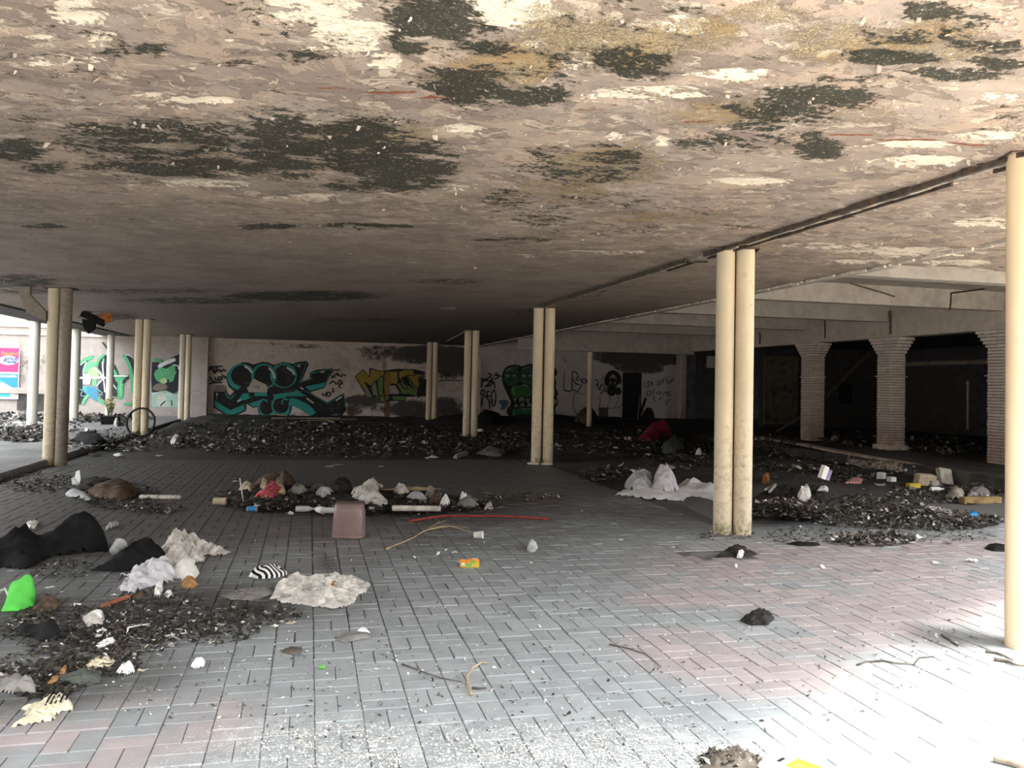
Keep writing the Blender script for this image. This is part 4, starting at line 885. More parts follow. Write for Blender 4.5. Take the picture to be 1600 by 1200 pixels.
def heap(name, label, cat, poly, h, mat, seed=0, bumps=(), fold=7.0, sharp=.6, group=None, jag=.0, base=None, kind=None, res=34):
    crease = mat.name in CREASE
    if crease: res = min(res, 46) if res != 34 else 26
    P = []
    for i in range(len(poly)):
        a, b = poly[i], poly[(i + 1) % len(poly)]; k = 4
        for q in range(k): P.append((a[0] + (b[0] - a[0]) * q / k, a[1] + (b[1] - a[1]) * q / k))
    P = np.array([tuple(gp(*p))[:2] for p in P]); r2 = np.random.RandomState(seed + 5)
    lo, hi = P.min(0), P.max(0); ext = max(hi - lo)
    P = P + r2.uniform(-1, 1, P.shape) * ext * jag * .03
    cell = min(max(ext / res, .006), .07); c = (lo + hi) / 2
    xs = np.arange(lo[0] - cell, hi[0] + cell * 1.5, cell); ys_ = np.arange(lo[1] - cell, hi[1] + cell * 1.5, cell)
    X, Y = np.meshgrid(xs, ys_); ins = inside(P, X, Y); D, NX, NY = edge_near(P, X, Y)
    keep = ins | (D < cell * .75); XX = np.where(ins, X, NX); YY = np.where(ins, Y, NY); d = np.where(ins, D, 0)
    Rm = d.max() or 1; t = np.clip(d / (.6 * Rm), 0, 1) ** .55
    s = fold / ext
    wx = XX * s + 1.6 * vnoise(XX * s * .7, YY * s * .7, seed); wy = YY * s + 1.6 * vnoise(XX * s * .7 + 9, YY * s * .7, seed + 1)
    n1 = vnoise(wx, wy, seed + 2); n2 = vnoise(wx * 2.3, wy * 2.3, seed + 3); n3 = vnoise(wx * 5, wy * 5, seed + 4)
    rid = 1 - np.abs(2 * n1 - 1); rid2 = 1 - np.abs(2 * n2 - 1)
    f = (1 - sharp) + sharp * (.6 * rid ** 1.6 + .28 * rid2 + .12 * n3)
    Z = h * t * f
    for (bx, by, bh, br) in bumps:
        q = gp(bx, by); rr = np.hypot(XX - q.x, (YY - q.y) * .8); Z = Z + bh * np.exp(-(rr / br) ** 2) * np.clip(d / (.25 * br), 0, 1) ** .6 * (.4 + .6 * f)
    Z = Z + .003
    if name == 'rubbish_mound': MOUNDS.append((xs[0], ys_[0], cell, np.where(ins, Z, 0)))
    z0 = (ground if name == 'rubbish_mound' else gz)(float(c[0]), float(c[1])) if base is None else base
    idx = -np.ones(X.shape, int); idx[keep] = np.arange(keep.sum())
    V = np.stack([XX[keep] - c[0], YY[keep] - c[1], Z[keep]], -1)
    q4 = np.stack([idx[:-1, :-1], idx[:-1, 1:], idx[1:, 1:], idx[1:, :-1]], -1).reshape(-1, 4); q4 = q4[(q4 >= 0).all(1)]
    if crease:
        flip = (np.arange(len(q4)) * 7919 % 2).astype(bool)[:, None]
        ta = np.where(flip, q4[:, [0, 1, 2]], q4[:, [0, 1, 3]]); tb = np.where(flip, q4[:, [0, 2, 3]], q4[:, [1, 2, 3]])
        q4 = np.concatenate([ta, tb])
    o = link(name, np_mesh(name, V, q4, mat, not crease), None, (c[0], c[1], z0))
    return tag(o, label, cat, group, kind)
def place(o, px, py, rz=0.0, z=None, label=None, cat=None, group=None):
    p = gp(px, py); zz = gz(p.x, p.y) if z is None else z
    if zz > .03: p = gp(px, py, zz)
    o.location = (p.x, p.y, zz); o.rotation_euler = (0, 0, rz); return tag(o, label, cat, group)
def stick(name, label, cat, pts, r, mat, lift=None, n=7, taper=True, group=None, wob=0.0, seed=0):
    r2 = random.Random(seed); P = []
    for i, p in enumerate(pts):
        h = p[2] if len(p) > 2 else 0
        q = gp(p[0], p[1]); z = gz(q.x, q.y); P.append(Vector((q.x, q.y, z + r + h)))
    Q = []
    for i in range(len(P) - 1):
        for k in range(4):
            v = P[i].lerp(P[i + 1], k / 4); Q.append(v + Vector((r2.gauss(0, wob), r2.gauss(0, wob), 0)))
    Q.append(P[-1]); c = sum(Q, Vector()) / len(Q); c.z = min(q.z for q in Q) - r
    m = len(Q); rs = [r * (1 - .55 * i / m if taper else 1) for i in range(m)]
    mb = MB(); mb.tube([q - c for q in Q], rs, n)
    return tag(obj(name, mb, mat, None, c, smooth=True), label, cat, group)
def cloth(name, col, var=.35, rough=.9): return plain(name, col, var, 10, rough, .15, .3, None, 6, .003)
L_BLACK = cloth('black_fabric', (.012, .012, .013)); L_WHITE = cloth('white_plastic', (.68, .68, .69), .12, .5); L_OFF = cloth('off_white_cloth', (.50, .48, .45), .3); L_GREY = cloth('grey_fabric', (.22, .21, .20), .3)
L_GREEN = cloth('bright_green_felt', (.12, .62, .10), .12); L_RED = cloth('dark_red_plastic', (.20, .018, .04), .3, .4); L_CREAM = cloth('cream_paper', (.62, .56, .42), .2); L_PAPER = cloth('white_paper', (.74, .74, .72), .1)
L_TAN = cloth('brown_paper', (.36, .20, .085), .3); L_BROWN = cloth('dirty_brown', (.10, .07, .05), .4); L_DARK = cloth('dark_rubbish', (.035, .032, .03), .5); L_GREYG = cloth('grey_green_plastic', (.085, .095, .085), .3)
L_LILAC = cloth('lilac_white_plastic', (.55, .54, .58), .15, .5); L_TERRA = cloth('terracotta', (.30, .11, .07), .3); L_BLUE = cloth('blue_plastic', (.04, .25, .55), .15, .45); L_STEM = cloth('dry_stem', (.42, .33, .20), .3); L_TWIG = cloth('grey_twig', (.11, .095, .08), .4)
L_WOOD = cloth('weathered_wood', (.26, .21, .16), .35); L_HOSE = cloth('red_rubber_hose', (.30, .055, .04), .3, .5); L_STONE = cloth('broken_concrete', (.36, .33, .29), .3); L_BUFF = cloth('buff_board', (.42, .36, .26), .25); L_RUBBER = cloth('black_rubber', (.018, .017, .016), .4, .6)
L_CLEAR = cloth('cloudy_plastic', (.42, .43, .44), .2, .35); L_YEL = cloth('yellow_card', (.55, .42, .06), .2); L_ORANGE = cloth('orange_print', (.80, .28, .04), .2, .5); L_GRN2 = cloth('green_print', (.16, .42, .10), .2, .5); L_PINK = cloth('faded_pink', (.50, .26, .25), .3)

# ------------------------------------------------------------------ the larger finds, left foreground
heap('black_garment', 'large black garment heaped on the floor at the far left edge', 'clothing', [(-60,882),(0,858),(60,862),(110,850),(168,850),(170,862),(120,866),(78,872),(52,888),(30,891),(0,886),(-40,895)], .10, L_BLACK, 3, [(18,868,.14,.16),(48,860,.17,.13),(85,862,.10,.2),(128,856,.20,.16),(150,858,.10,.12)], 6, .75)
heap('black_garment', 'smaller black garment between the ridged cup and the white bags', 'clothing', [(140,893),(178,878),(205,868),(250,866),(266,876),(248,886),(215,892),(180,894)], .08, L_BLACK, 9, [(232,876,.13,.15),(205,884,.06,.15)], 6, .75)
heap('white_shirt', 'crumpled off-white cloth, upper part of the white heap on the left', 'clothing', [(248,868),(262,858),(296,854),(330,858),(362,864),(345,868),(318,868),(314,878),(290,884),(255,880)], .12, L_OFF, 14, [(272,864,.12,.1),(300,862,.06,.1),(268,876,.08,.08)], 13, .95, jag=1, res=40)
heap('striped_bag', 'thin pale lilac plastic bag below the white cloth', 'bag', [(183,922),(198,906),(190,896),(215,900),(240,890),(268,882),(285,892),(270,906),(255,914),(228,918),(212,930),(200,926)], .10, L_LILAC, 22, [(202,908,.10,.06),(250,900,.08,.12)], 13, .95, jag=1, res=40)
heap('paper_sheet', 'bright white folded sheet standing like a tent beside the lilac bag', 'paper', [(262,900),(284,890),(312,896),(306,904),(285,908)], .04, L_PAPER, 31, [(288,898,.09,.09)], 3, .2)
heap('brown_paper_bag', 'crumpled tan paper bag below the white tent-like sheet', 'bag', [(282,914),(290,906),(306,908),(310,915),(300,921),(286,920)], .055, L_TAN, 33, [], 5, .5)
heap('leaf', 'tan scrap of card half under the smaller black garment', 'leaf', [(240,872),(252,866),(256,874),(246,880)], .04, L_TAN, 35, (), 4)
heap('white_peel', 'curled white plastic peel below the white heap', 'scrap', [(240,932),(242,920),(254,918),(256,924),(250,934)], .06, L_PAPER, 36, (), 5)
heap('white_peel', 'second curled white peel right of the first, below the white heap', 'scrap', [(256,930),(268,926),(271,932),(262,936)], .035, L_PAPER, 37, (), 5)
stick('terracotta_pipe', 'broken terracotta strip lying below the white heap', 'strip', [(160,952),(180,944),(204,936)], .018, L_TERRA, n=6, taper=False)
heap('tan_leaf', 'brown leaf at the end of the terracotta strip', 'leaf', [(203,938),(222,926),(230,932),(212,940)], .03, L_BROWN, 39, (), 4)
# green felt bag with handle
gb = heap('green_bag', 'bright green felt bag with a white handle, lower left', 'bag', [(1,956),(8,944),(12,934),(30,931),(53,930),(56,938),(54,948),(30,955)], .035, L_GREEN, 41, [(35,940,.10,.10),(48,938,.07,.07),(14,938,.06,.06)], 3, .25)
a = gp(22, 938) - gb.location; b_ = gp(38, 931) - gb.location; mb = MB()
mb.tube([a + Vector((0,-.05,.10)), a + Vector((.03,-.06,.12)), b_ + Vector((0,-.06,.135)), b_ + Vector((.01,-.06,.125)), a + Vector((.035,-.065,.105)), a + Vector((0,-.05,.10))], .0045, 6); obj('handle', mb, L_PAPER, gb, smooth=True)
stick('white_strap', 'loop of white strap left of the green bag', 'strap', [(-8,944,.02),(0,936,.05),(8,935,.06),(13,940,.03)], .007, L_PAPER, taper=False)
heap('brown_leaves', 'dark curled leaves right of the green bag', 'leaf', [(50,952),(62,942),(84,938),(94,948),(78,956),(62,958)], .05, L_BROWN, 44, [(74,946,.05,.04)], 8, .8, jag=1)
heap('green_scrap', 'tiny green and orange wrapper right of the dark leaves', 'wrapper', [(72,953),(80,949),(81,956),(74,957)], .012, L_GRN2, 45)
# grey ridged cup
mb = MB(); M4 = Matrix.Rotation(R(62), 4, 'Y') 
mb.lathe([(0,0),(.040,0),(.043,.02),(.040,.03),(.046,.045),(.043,.055),(.049,.07),(.046,.08),(.053,.10),(.058,.115),(.052,.115),(.038,.01)], 22, 0, M4)
place(obj('ridged_cup', mb, L_CLEAR, smooth=True), 178, 862, 1.2, .045, 'pale grey ridged plastic cup between the two black garments', 'cup')
heap('white_sock', 'pale crumpled end of the ridged cup wrapping', 'scrap', [(170,862),(176,850),(188,852),(186,862),(178,866)], .05, L_CLEAR, 47, (), 5)
# striped cap
mb = MB()
for k in range(14):
    rows = []
    for t in (k / 14, (k + 1) / 14):
        x = 2 * t - 1; rr = max(.02, 1 - x * x) ** .5
        rows.append([(x * .14 + .02 * math.sin(j * .7), rr * .105 * math.cos(math.pi * j / 12), rr * .085 * math.sin(math.pi * j / 12) * (1 + .12 * math.sin(5 * x + j)) + .004) for j in range(13)])
    mb.add(rows[0] + rows[1], [(j, j + 1, j + 14, j + 13) for j in range(12)], k % 2)
place(obj('striped_beanie', mb, [L_PAPER, L_BLACK], smooth=True), 418, 900, .5, .0, 'black and white striped knitted cap above the flat shirt', 'cap')
heap('paper_scrap', 'white scrap touching the striped cap', 'paper', [(429,899),(437,895),(438,901),(430,903)], .03, L_PAPER, 49)
heap('grey_shirt', 'flattened grey-white shirt spread on the pavers, centre left', 'clothing', [(424,936),(432,914),(455,908),(480,905),(520,904),(560,905),(578,914),(574,926),(556,934),(553,944),(530,951),(500,950),(470,946),(440,942)], .085, L_OFF, 52, [(440,924,.06,.08),(462,916,.05,.06),(520,910,.03,.12)], 13, .95, jag=.6, res=46)
heap('tan_scrap', 'small tan label on the flattened shirt', 'scrap', [(512,922),(522,915),(533,919),(520,926)], .06, L_TAN, 53)
heap('dark_rag', 'dark streaked rag left of the flattened shirt', 'rag', [(345,932),(375,922),(425,918),(428,930),(395,938),(360,938)], .03, L_GREY, 55, (), 10, .8, jag=1)
heap('shoe_insole', 'dark furry shoe insole with white edges on the open pavers', 'insole', [(524,1001),(530,992),(555,988),(578,990),(580,998),(562,1000),(540,1006)], .022, L_GREY, 57, (), 3, .3)
heap('white_lining', 'white lining showing behind the dark insole', 'lining', [(556,990),(562,985),(574,986),(579,991),(565,992)], .03, L_PAPER, 58, (), 3, .3)
heap('dry_weed', 'small tuft of dry weed left of the insole', 'weed', [(437,1018),(455,1012),(474,1013),(470,1022),(455,1024)], .02, L_TWIG, 59, (), 12, .9, jag=2)
mb = MB(); mb.lathe([(0,0),(.011,0),(.013,.02),(.008,.035),(.0,.038)], 10, 0, Matrix.Rotation(R(88), 4, 'Y'))
place(obj('bottle_cap', mb, L_GRN2, smooth=True), 508, 1046, 2.9, .012, 'tiny bright green plastic cap on the open pavers', 'cap')
# black shoe
sh = heap('black_shoe', 'black shoe lying at the left edge below the green bag', 'shoe', [(22,986),(40,982),(62,984),(88,986),(97,994),(94,1002),(66,1004),(58,998),(30,994)], .05, L_BLACK, 61, [(78,994,.055,.06)], 3, .25)
heap('magazine', 'folded striped magazine page, left foreground', 'magazine', [(125,962),(138,968),(164,966),(162,978),(135,982)], .035, L_OFF, 63, [(150,968,.04,.05)], 3, .3)
heap('magazine_page', 'curled white page standing on the striped magazine', 'paper', [(140,972),(150,964),(163,966),(160,974)], .07, L_PAPER, 64, (), 3, .3)
heap('blue_white_wrapper', 'crumpled white wrapper with blue marks below the magazine', 'wrapper', [(147,1014),(162,1004),(180,1000),(183,1008),(168,1014),(152,1018)], .04, L_PAPER, 65, (), 7, .7)
stick('wire_loop', 'white plastic cable bent into a loop, left foreground', 'cable', [(236,976),(215,984,.02),(200,990,.03),(198,994),(215,998),(250,996),(300,989)], .005, L_PAPER, taper=False)
heap('cream_paper', 'torn cream paper lying in the dark leaf litter', 'paper', [(128,1048),(140,1036),(165,1031),(182,1036),(172,1042),(162,1050),(145,1048)], .04, L_CREAM, 67, (), 8, .7, jag=1)
heap('white_tissue', 'crumpled white tissue right of the torn cream paper', 'paper', [(181,1052),(190,1046),(200,1040),(210,1046),(211,1052),(195,1056)], .05, L_PAPER, 68, [], 6, .6)
heap('white_tissue', 'crumpled white tissue alone on the pavers, right of the left-hand litter', 'paper', [(297,1044),(305,1036),(316,1032),(321,1036),(318,1043),(306,1046)], .045, L_PAPER, 69, [], 6, .6)
heap('leaf', 'tan oval leaf standing in the dark litter', 'leaf', [(92,1056),(98,1048),(106,1046),(104,1054),(97,1059)], .035, L_TAN, 71, (), 2, .2)
heap('leaf', 'tan curled leaf below the oval leaf', 'leaf', [(72,1072),(80,1062),(98,1060),(92,1066),(84,1069)], .025, L_TAN, 72, (), 4, .5)
heap('dark_cloth', 'dark torn cloth under the torn cream paper', 'rag', [(85,1062),(128,1050),(160,1052),(158,1066),(138,1074),(100,1070)], .04, L_GREYG, 73, (), 6, .5)
heap('grey_bundle', 'rolled dirty grey bundle at the left edge', 'rag', [(-40,1078),(0,1066),(40,1064),(58,1078),(56,1086),(30,1086),(-10,1082)], .06, L_GREY, 75, [(40,1078,.03,.06)], 6, .6)
tc = heap('torn_cloth', 'torn cream cloth with black stripes at the lower left', 'clothing', [(16,1138),(30,1128),(42,1122),(34,1106),(60,1104),(80,1092),(100,1092),(112,1104),(116,1112),(96,1112),(84,1126),(60,1131),(38,1135)], .045, L_CREAM, 77, [(95,1102,.03,.06)], 12, .85, jag=1)
for k in range(5):
    a, b = (70 + k * 8, 1116 - k * 2), (84 + k * 6, 1098 + k)
    st = stick('black_stripe', None, None, [(a[0], a[1], .035), ((a[0]+b[0])/2, (a[1]+b[1])/2, .05), (b[0], b[1], .05)], .004, L_BLACK, taper=False)
    st.location -= tc.location; st.parent = tc

# ------------------------------------------------------------------ middle of the floor
t = link('upturned_bin', None); tag(t, 'brown plastic waste bin standing upside down in the middle of the floor', 'bin')
mb = MB(); n = 36; M_BIN = plain('brown_plastic', (.20, .135, .13), .12, 4, .38, .5, .1)
mb.lathe([(0,.335),(.128,.335),(.135,.330),(.150,.25),(.156,.15),(.157,.05),(.155,.02)], n, 0, None, 1, .8, .55); obj('body', mb, M_BIN, t, smooth=True)
mb = MB(); mb.lathe([(.155,.024),(.163,.022),(.163,.006),(.155,.004)], n, 0, None, 1, .8, .55); obj('rim', mb, M_BIN, t, smooth=True)
p = gp(546, 841); t.location = (p.x, p.y + .1, 0); t.rotation_euler = (R(1.2), 0, -.22)
t = link('juice_carton', None); tag(t, 'small orange and green drink carton lying on the pavers right of the bin', 'carton')
mb = MB(); mb.bbox((-.08,-.035,0),(.08,.035,.066),.006); obj('body', mb, L_ORANGE, t)
mb = MB(); mb.box((-.079,-.0365,.002),(.082,-.035,.030)); mb.box((.0,-.0367,.002),(.082,-.035,.045)); obj('pale_band', mb, L_YEL, t)
mb = MB(); mb.box((-.03,-.0372,.008),(.02,-.0362,.034)); mb.box((.01,-.0372,.040),(.05,-.0362,.060)); obj('green_print', mb, L_GRN2, t)
mb = MB(); mb.box((-.066,-.0376,.016),(-.040,-.036,.040)); obj('white_print', mb, L_PAPER, t); mb = MB(); mb.box((.02,-.02,.0662),(.065,.02,.0672)); obj('white_print', mb, L_PAPER, t)
mb = MB(); mb.box((-.06,-.03,.066),(-.02,.02,.0672)); obj('blue_print', mb, L_BLUE, t)
p = gp(735, 887); t.location = (p.x, p.y + .04, 0); t.rotation_euler = (0, 0, -.22)
heap('crumpled_bag', 'crumpled clear plastic bag standing on the pavers in the middle', 'bag', [(823,860),(826,852),(836,851),(841,857),(836,863),(828,863)], .075, L_CLEAR, 83, [(829,857,.05,.03)], 6, .8)
mb = MB(); mb.lathe([(0,0),(.030,0),(.034,.07),(.037,.085),(.040,.086),(.037,.088),(.030,.01),(0,.008)], 20, 0, Matrix.Rotation(R(85), 4, 'Y'))
place(obj('paper_cup', mb, L_PAPER, smooth=True), 741, 836, -.45, .038, 'white paper cup lying at the end of the dry reed', 'cup')
stick('dry_reed', 'long pale dry reed lying right of the bin', 'reed', [(603,859),(640,844),(668,831,.02),(700,825,.02),(740,834)], .008, L_STEM, wob=.004)
stick('dry_reed', 'pale side branch of reed pointing up to the red hose', 'reed', [(668,831,.02),(682,822,.02),(697,814)], .006, L_STEM, wob=.003)
stick('dry_reed', 'fine reed tip beside the white paper cup', 'reed', [(668,831,.015),(705,827,.03),(728,828,.02),(735,831)], .004, L_STEM, wob=.006)
stick('rubber_hose', 'faded red rubber hose lying across the middle of the floor', 'hose', [(640,816),(665,812),(690,808),(730,808),(780,808),(820,810),(857,813)], .013, L_HOSE, taper=False, wob=.003)
stick('curved_stick', 'pale curved stick standing out on the near pavers', 'stick', [(737,1088),(731,1076,.01),(730,1064,.02),(738,1052,.02),(752,1040,.01),(762,1038)], .008, L_STEM)
stick('thin_twig', 'long thin grey twig left of the curved stick', 'twig', [(628,1039),(648,1046),(662,1052),(690,1061),(722,1067)], .005, L_TWIG)
stick('thin_twig', 'short dark twig right of the curved stick foot', 'twig', [(738,1077),(748,1078),(760,1077)], .007, L_TWIG)
stick('thin_twig', 'dark curved twig on the bluish pavers right of centre', 'twig', [(952,1008),(980,1014),(1008,1023),(1020,1032),(1033,1044)], .005, L_TWIG)
stick('thin_twig', 'crooked dark twig on the pink pavers at the lower right', 'twig', [(1340,1041),(1352,1036),(1378,1034),(1400,1038),(1428,1040)], .007, L_TWIG)
stick('thin_twig', 'thin side twig bent up from the crooked twig', 'twig', [(1428,1040),(1436,1029),(1460,1027)], .005, L_TWIG)
stick('thin_twig', 'short thick twig near the shadow of the right column', 'twig', [(1472,994),(1485,1002),(1497,1011)], .008, L_TWIG)
stick('root_piece', 'dark bent root above the flattened shirt', 'root', [(508,870),(508,882),(514,892),(522,900)], .014, L_TWIG)
stick('bark_strip', 'grey bark strip right of the rightmost column shadow', 'bark', [(1553,1033),(1572,1036),(1588,1042),(1605,1044)], .012, L_TWIG, seed=3)
stick('bark_strip', 'second grey bark strip above the first at the right edge', 'bark', [(1540,1020),(1556,1022),(1572,1028),(1583,1034)], .009, L_TWIG, seed=4)
stick('wooden_stick', 'brown stick at the lower right corner', 'stick', [(1552,1190),(1580,1197),(1640,1215)], .016, L_WOOD, taper=False)
heap('dried_clump', 'dark dried clump of mud and straw on the pink pavers', 'clump', [(1157,972),(1164,964),(1178,959),(1196,958),(1209,964),(1208,972),(1196,978),(1176,978)], .055, L_DARK, 91, [(1188,966,.025,.05)], 12, .85, jag=1.2)
heap('litter_clump', 'clump of bark and straw at the bottom edge, centre right', 'clump', [(1092,1206),(1100,1192),(1118,1180),(1140,1172),(1165,1176),(1182,1186),(1188,1206)], .05, L_TWIG, 93, [], 14, .9, jag=1.5)
t = link('cardboard_carton', None); tag(t, 'white printed carton cut off by the bottom edge', 'carton')
mb = MB(); mb.bbox((-.10,-.13,0),(.10,.13,.05),.006); obj('body', mb, L_PAPER, t)
mb = MB(); mb.box((-.06,-.115,.05),(.04,.04,.0515)); obj('orange_print', mb, L_ORANGE, t); mb = MB(); mb.box((-.05,-.10,.0515),(-.01,.02,.0525)); obj('yellow_print', mb, L_YEL, t); mb = MB(); mb.box((-.05,.07,.05),(0,.085,.0512)); obj('dark_print', mb, L_BLACK, t)
p = gp(1262, 1222); t.location = (p.x, p.y + .04, 0); t.rotation_euler = (0, 0, .5)
# rubbish in the sunken hole
heap('wet_rubbish', 'black wet rubbish lying in the sunken hole in the paving', 'rubbish', [(1118,868),(1135,858),(1150,852),(1165,858),(1186,867),(1150,871)], .10, L_DARK, 95, [], 7, .7, base=-.03)
heap('white_scrap', 'white plastic scrap on the black rubbish in the hole', 'scrap', [(1150,870),(1160,864),(1166,866),(1158,871)], .09, L_PAPER, 96, base=-.03)
# centre pile
heap('rubbish_mound', 'low dark mound of rubbish behind the upturned bin', 'rubbish', [(330,784),(370,770),(400,760),(450,756),(500,766),(540,764),(600,768),(660,768),(720,776),(770,790),(730,800),(660,804),(610,806),(560,806),(480,800),(420,800),(370,794)], .09, L_DARK, 101, [(420,778,.10,.5),(520,784,.06,.5)], 26, .8, jag=.8, res=90)
heap('brown_sacking', 'brown sacking on top of the dark mound', 'sack', [(388,770),(400,757),(430,750),(458,758),(470,766),(440,772)], .16, L_BROWN, 103, [(440,762,.1,.2)], 5, .5)
heap('cardboard_flap', 'brown cardboard flap tilted on the dark mound', 'cardboard', [(432,771),(436,758),(448,756),(456,766),(450,774)], .20, L_BROWN, 104, (), 3, .3)
heap('checked_cloth', 'red and white cloth in the dark mound', 'clothing', [(400,795),(410,780),(420,776),(438,778),(446,790),(432,795),(414,797)], .12, plain('red_white_cloth', (.45, .07, .09), .5, 28, .9, .2, .3, (.55, .5, .48), 24), 105, (), 9, .8, jag=1)
heap('tan_cloth', 'tan rag touching the red and white cloth', 'rag', [(427,786),(434,776),(444,780),(448,792),(436,794)], .10, L_STEM, 106, (), 8, .8)
def lying(prof, name, label, cat, mats, px, py, rz, r, n=18):
    mb = MB()
    for i in range(len(prof) - 1): mb.lathe([prof[i][:2], prof[i + 1][:2]], n, prof[i][2] if len(prof[i]) > 2 else 0, Matrix.Rotation(R(90), 4, 'Y'))
    o = obj(name, mb, mats, smooth=True); p = gp(px, py); z = gz(p.x, p.y); return place(o, px, py, rz, z + r, label, cat)
BOT = [(0,0),(.028,0),(.034,.01),(.034,.12),(.03,.15),(.012,.19),(.012,.20,1),(.015,.202,1),(.015,.225,1),(0,.226)]
lying([(0,0),(.026,0,1),(.03,.008),(.03,.105,1),(.026,.115,1),(0,.115)], 'blue_can', 'bright blue drink can lying in front of the dark mound', 'can', [L_BLUE, L_CLEAR], 386, 795, -.2, .03)
lying([(0,0),(.045,0),(.045,.15),(0,.15)], 'cardboard_tube', 'beige cardboard tube at the left end of the dark mound', 'tube', [L_BUFF], 334, 783, -.25, .045)
lying(BOT, 'water_bottle', 'clear plastic bottle lying left of the white cup in front of the mound', 'bottle', [L_CLEAR, L_PAPER], 462, 795, -.1, .034)
lying(BOT, 'water_bottle', 'clear bottle with a blue label lying against the upturned bin', 'bottle', [L_CLEAR, L_BLUE], 502, 797, -.25, .034)
lying([(0,0),(.033,0),(.040,.10),(.043,.102),(.036,.104),(.03,.02)], 'plastic_cup', 'white plastic cup lying left of the upturned bin', 'cup', [L_PAPER], 496, 796, -.9, .04)
heap('white_plastic', 'crumpled white plastic sheet behind the upturned bin', 'plastic sheet', [(546,788),(560,780),(580,770),(597,772),(590,782),(600,792),(610,798),(596,802),(572,800),(556,794)], .14, L_OFF, 111, [(583,776,.08,.12),(556,784,.05,.1)], 11, .85, jag=1)
lying([(0,0),(.033,0),(.033,.55),(0,.55)], 'white_pipe', 'pale plastic pipe lying right of the white plastic sheet', 'pipe', [L_OFF], 613, 794, -.17, .033)
heap('grey_board', 'pale grey board leaning behind the plastic pipe', 'board', [(632,788),(644,780),(662,782),(668,788)], .10, L_CLEAR, 113, (), 2, .2)
heap('crumpled_paper', 'bright crumpled paper at the right end of the dark mound', 'paper', [(686,798),(692,788),(700,786),(704,796),(696,800)], .10, L_PAPER, 114, (), 6, .7)
heap('concrete_lump', 'grey lump of concrete at the right tail of the mound', 'rubble', [(756,797),(762,791),(770,792),(771,797)], .08, L_STONE, 115, (), 3, .3)
heap('torn_board', 'torn dirty board at the left of the mound', 'board', [(370,776),(376,768),(398,768),(404,776),(390,780)], .10, L_BUFF, 116, (), 3, .4)
stick('white_lath', 'thin white slat standing against the torn board', 'slat', [(380,790),(374,778,.14)], .008, L_PAPER, taper=False)
for k, (lab, nm, poly, h, mt) in enumerate([
    ('dark brown flap of card standing at the back of the mound', 'card_flap', [(404,768),(412,752),(420,752),(424,768)], .12, L_BROWN), ('grey rag left of the clear bottle on the mound', 'rag', [(448,788),(456,780),(474,778),(480,786),(466,790)], .10, L_GREY),
    ('grey torn sheet above the clear bottle', 'torn_sheet', [(470,784),(484,776),(506,774),(520,779),(500,786)], .12, L_GREYG), ('dirty white rag between the mound rags and the bin', 'rag', [(490,786),(504,779),(520,780),(522,787),(506,790)], .10, L_CLEAR),
    ('dark bundle above the upturned bin', 'bundle', [(508,780),(524,768),(546,768),(550,780),(530,786)], .16, L_DARK), ('pale torn foam left of the checked red cloth', 'foam', [(404,782),(410,776),(418,776),(416,783)], .12, L_BUFF),
    ('brown lump of card right of the plastic pipe', 'card', [(668,794),(676,782),(690,782),(692,794)], .14, L_BROWN), ('round dirty tin right of the grey board', 'tin', [(664,787),(668,780),(678,780),(680,788)], .13, L_GREY),
    ('grey rag at the right tail of the mound', 'rag', [(712,796),(720,786),(738,784),(748,794),(730,799)], .11, L_GREY), ('pale card in front of the grey rag tail', 'card', [(716,788),(722,784),(732,785),(730,789)], .13, L_PAPER),
    ('long pale strip behind the mound', 'lath_strip', [(592,766),(640,763),(690,765),(640,767)], .05, L_STEM), ('white foam peak behind the white plastic sheet', 'foam', [(612,778),(622,768),(632,770),(642,778),(628,781)], .14, L_OFF),
    ('tan flap leaning at the middle of the mound', 'card_flap', [(424,784),(432,772),(440,774),(442,784)], .16, L_WOOD)]):
    heap(nm, lab, 'rubbish', poly, h, mt, 300 + k, (), 7, .8, jag=1)
heap('dead_reeds', 'flat bundle of dead reeds right of the dark mound', 'reeds', [(745,768),(790,770),(840,774),(870,780),(880,778),(866,786),(820,784),(780,776)], .05, L_TWIG, 117, (), 22, .9, jag=1.4)
# left middle
heap('plastic_scrap', 'grey plastic panel with torn ends, left middle', 'panel', [(102,772),(106,768),(120,766),(140,773),(146,782),(140,784),(118,779),(103,776)], .05, plain('matt_grey_plastic', (.40, .42, .42), .1, 5, .6, .3, .1), 121, (), 2, .1)
sp = heap('paper_shard', 'bright white torn paper standing upright, left middle', 'paper', [(113,758),(118,756),(125,757),(122,759)], .02, L_PAPER, 122)
mb = MB(); k = F / 12.4
mb.add([Vector((x / k * 1.0, .02 * math.sin(x * .4), (760 - y) / k)) for x, y in [(0,759),(-1,750),(3,748),(4,741),(10,738),(12,752),(10,759)]] + [Vector((x / k, .02 * math.sin(x * .4) + .012, (760 - y) / k)) for x, y in [(0,759),(-1,750),(3,748),(4,741),(10,738),(12,752),(10,759)]],
       [tuple(range(7)), tuple(range(13, 6, -1))] + [(i, (i + 1) % 7, 7 + (i + 1) % 7, 7 + i) for i in range(7)])
obj('torn_leaf', mb, L_PAPER, sp, (-.06, 0, 0))
heap('dirty_sack', 'dirty brown sack slumped behind the grey plastic panel', 'sack', [(132,774),(142,764),(170,760),(200,757),(216,768),(214,780),(190,782),(150,780)], .14, L_BROWN, 123, [(190,768,.06,.25)], 6, .6, jag=.5)
heap('dark_rags', 'dark rags behind the white torn paper', 'rag', [(118,764),(132,754),(150,746),(160,752),(190,758),(160,766),(130,768)], .12, L_DARK, 124, (), 8, .7, jag=1)
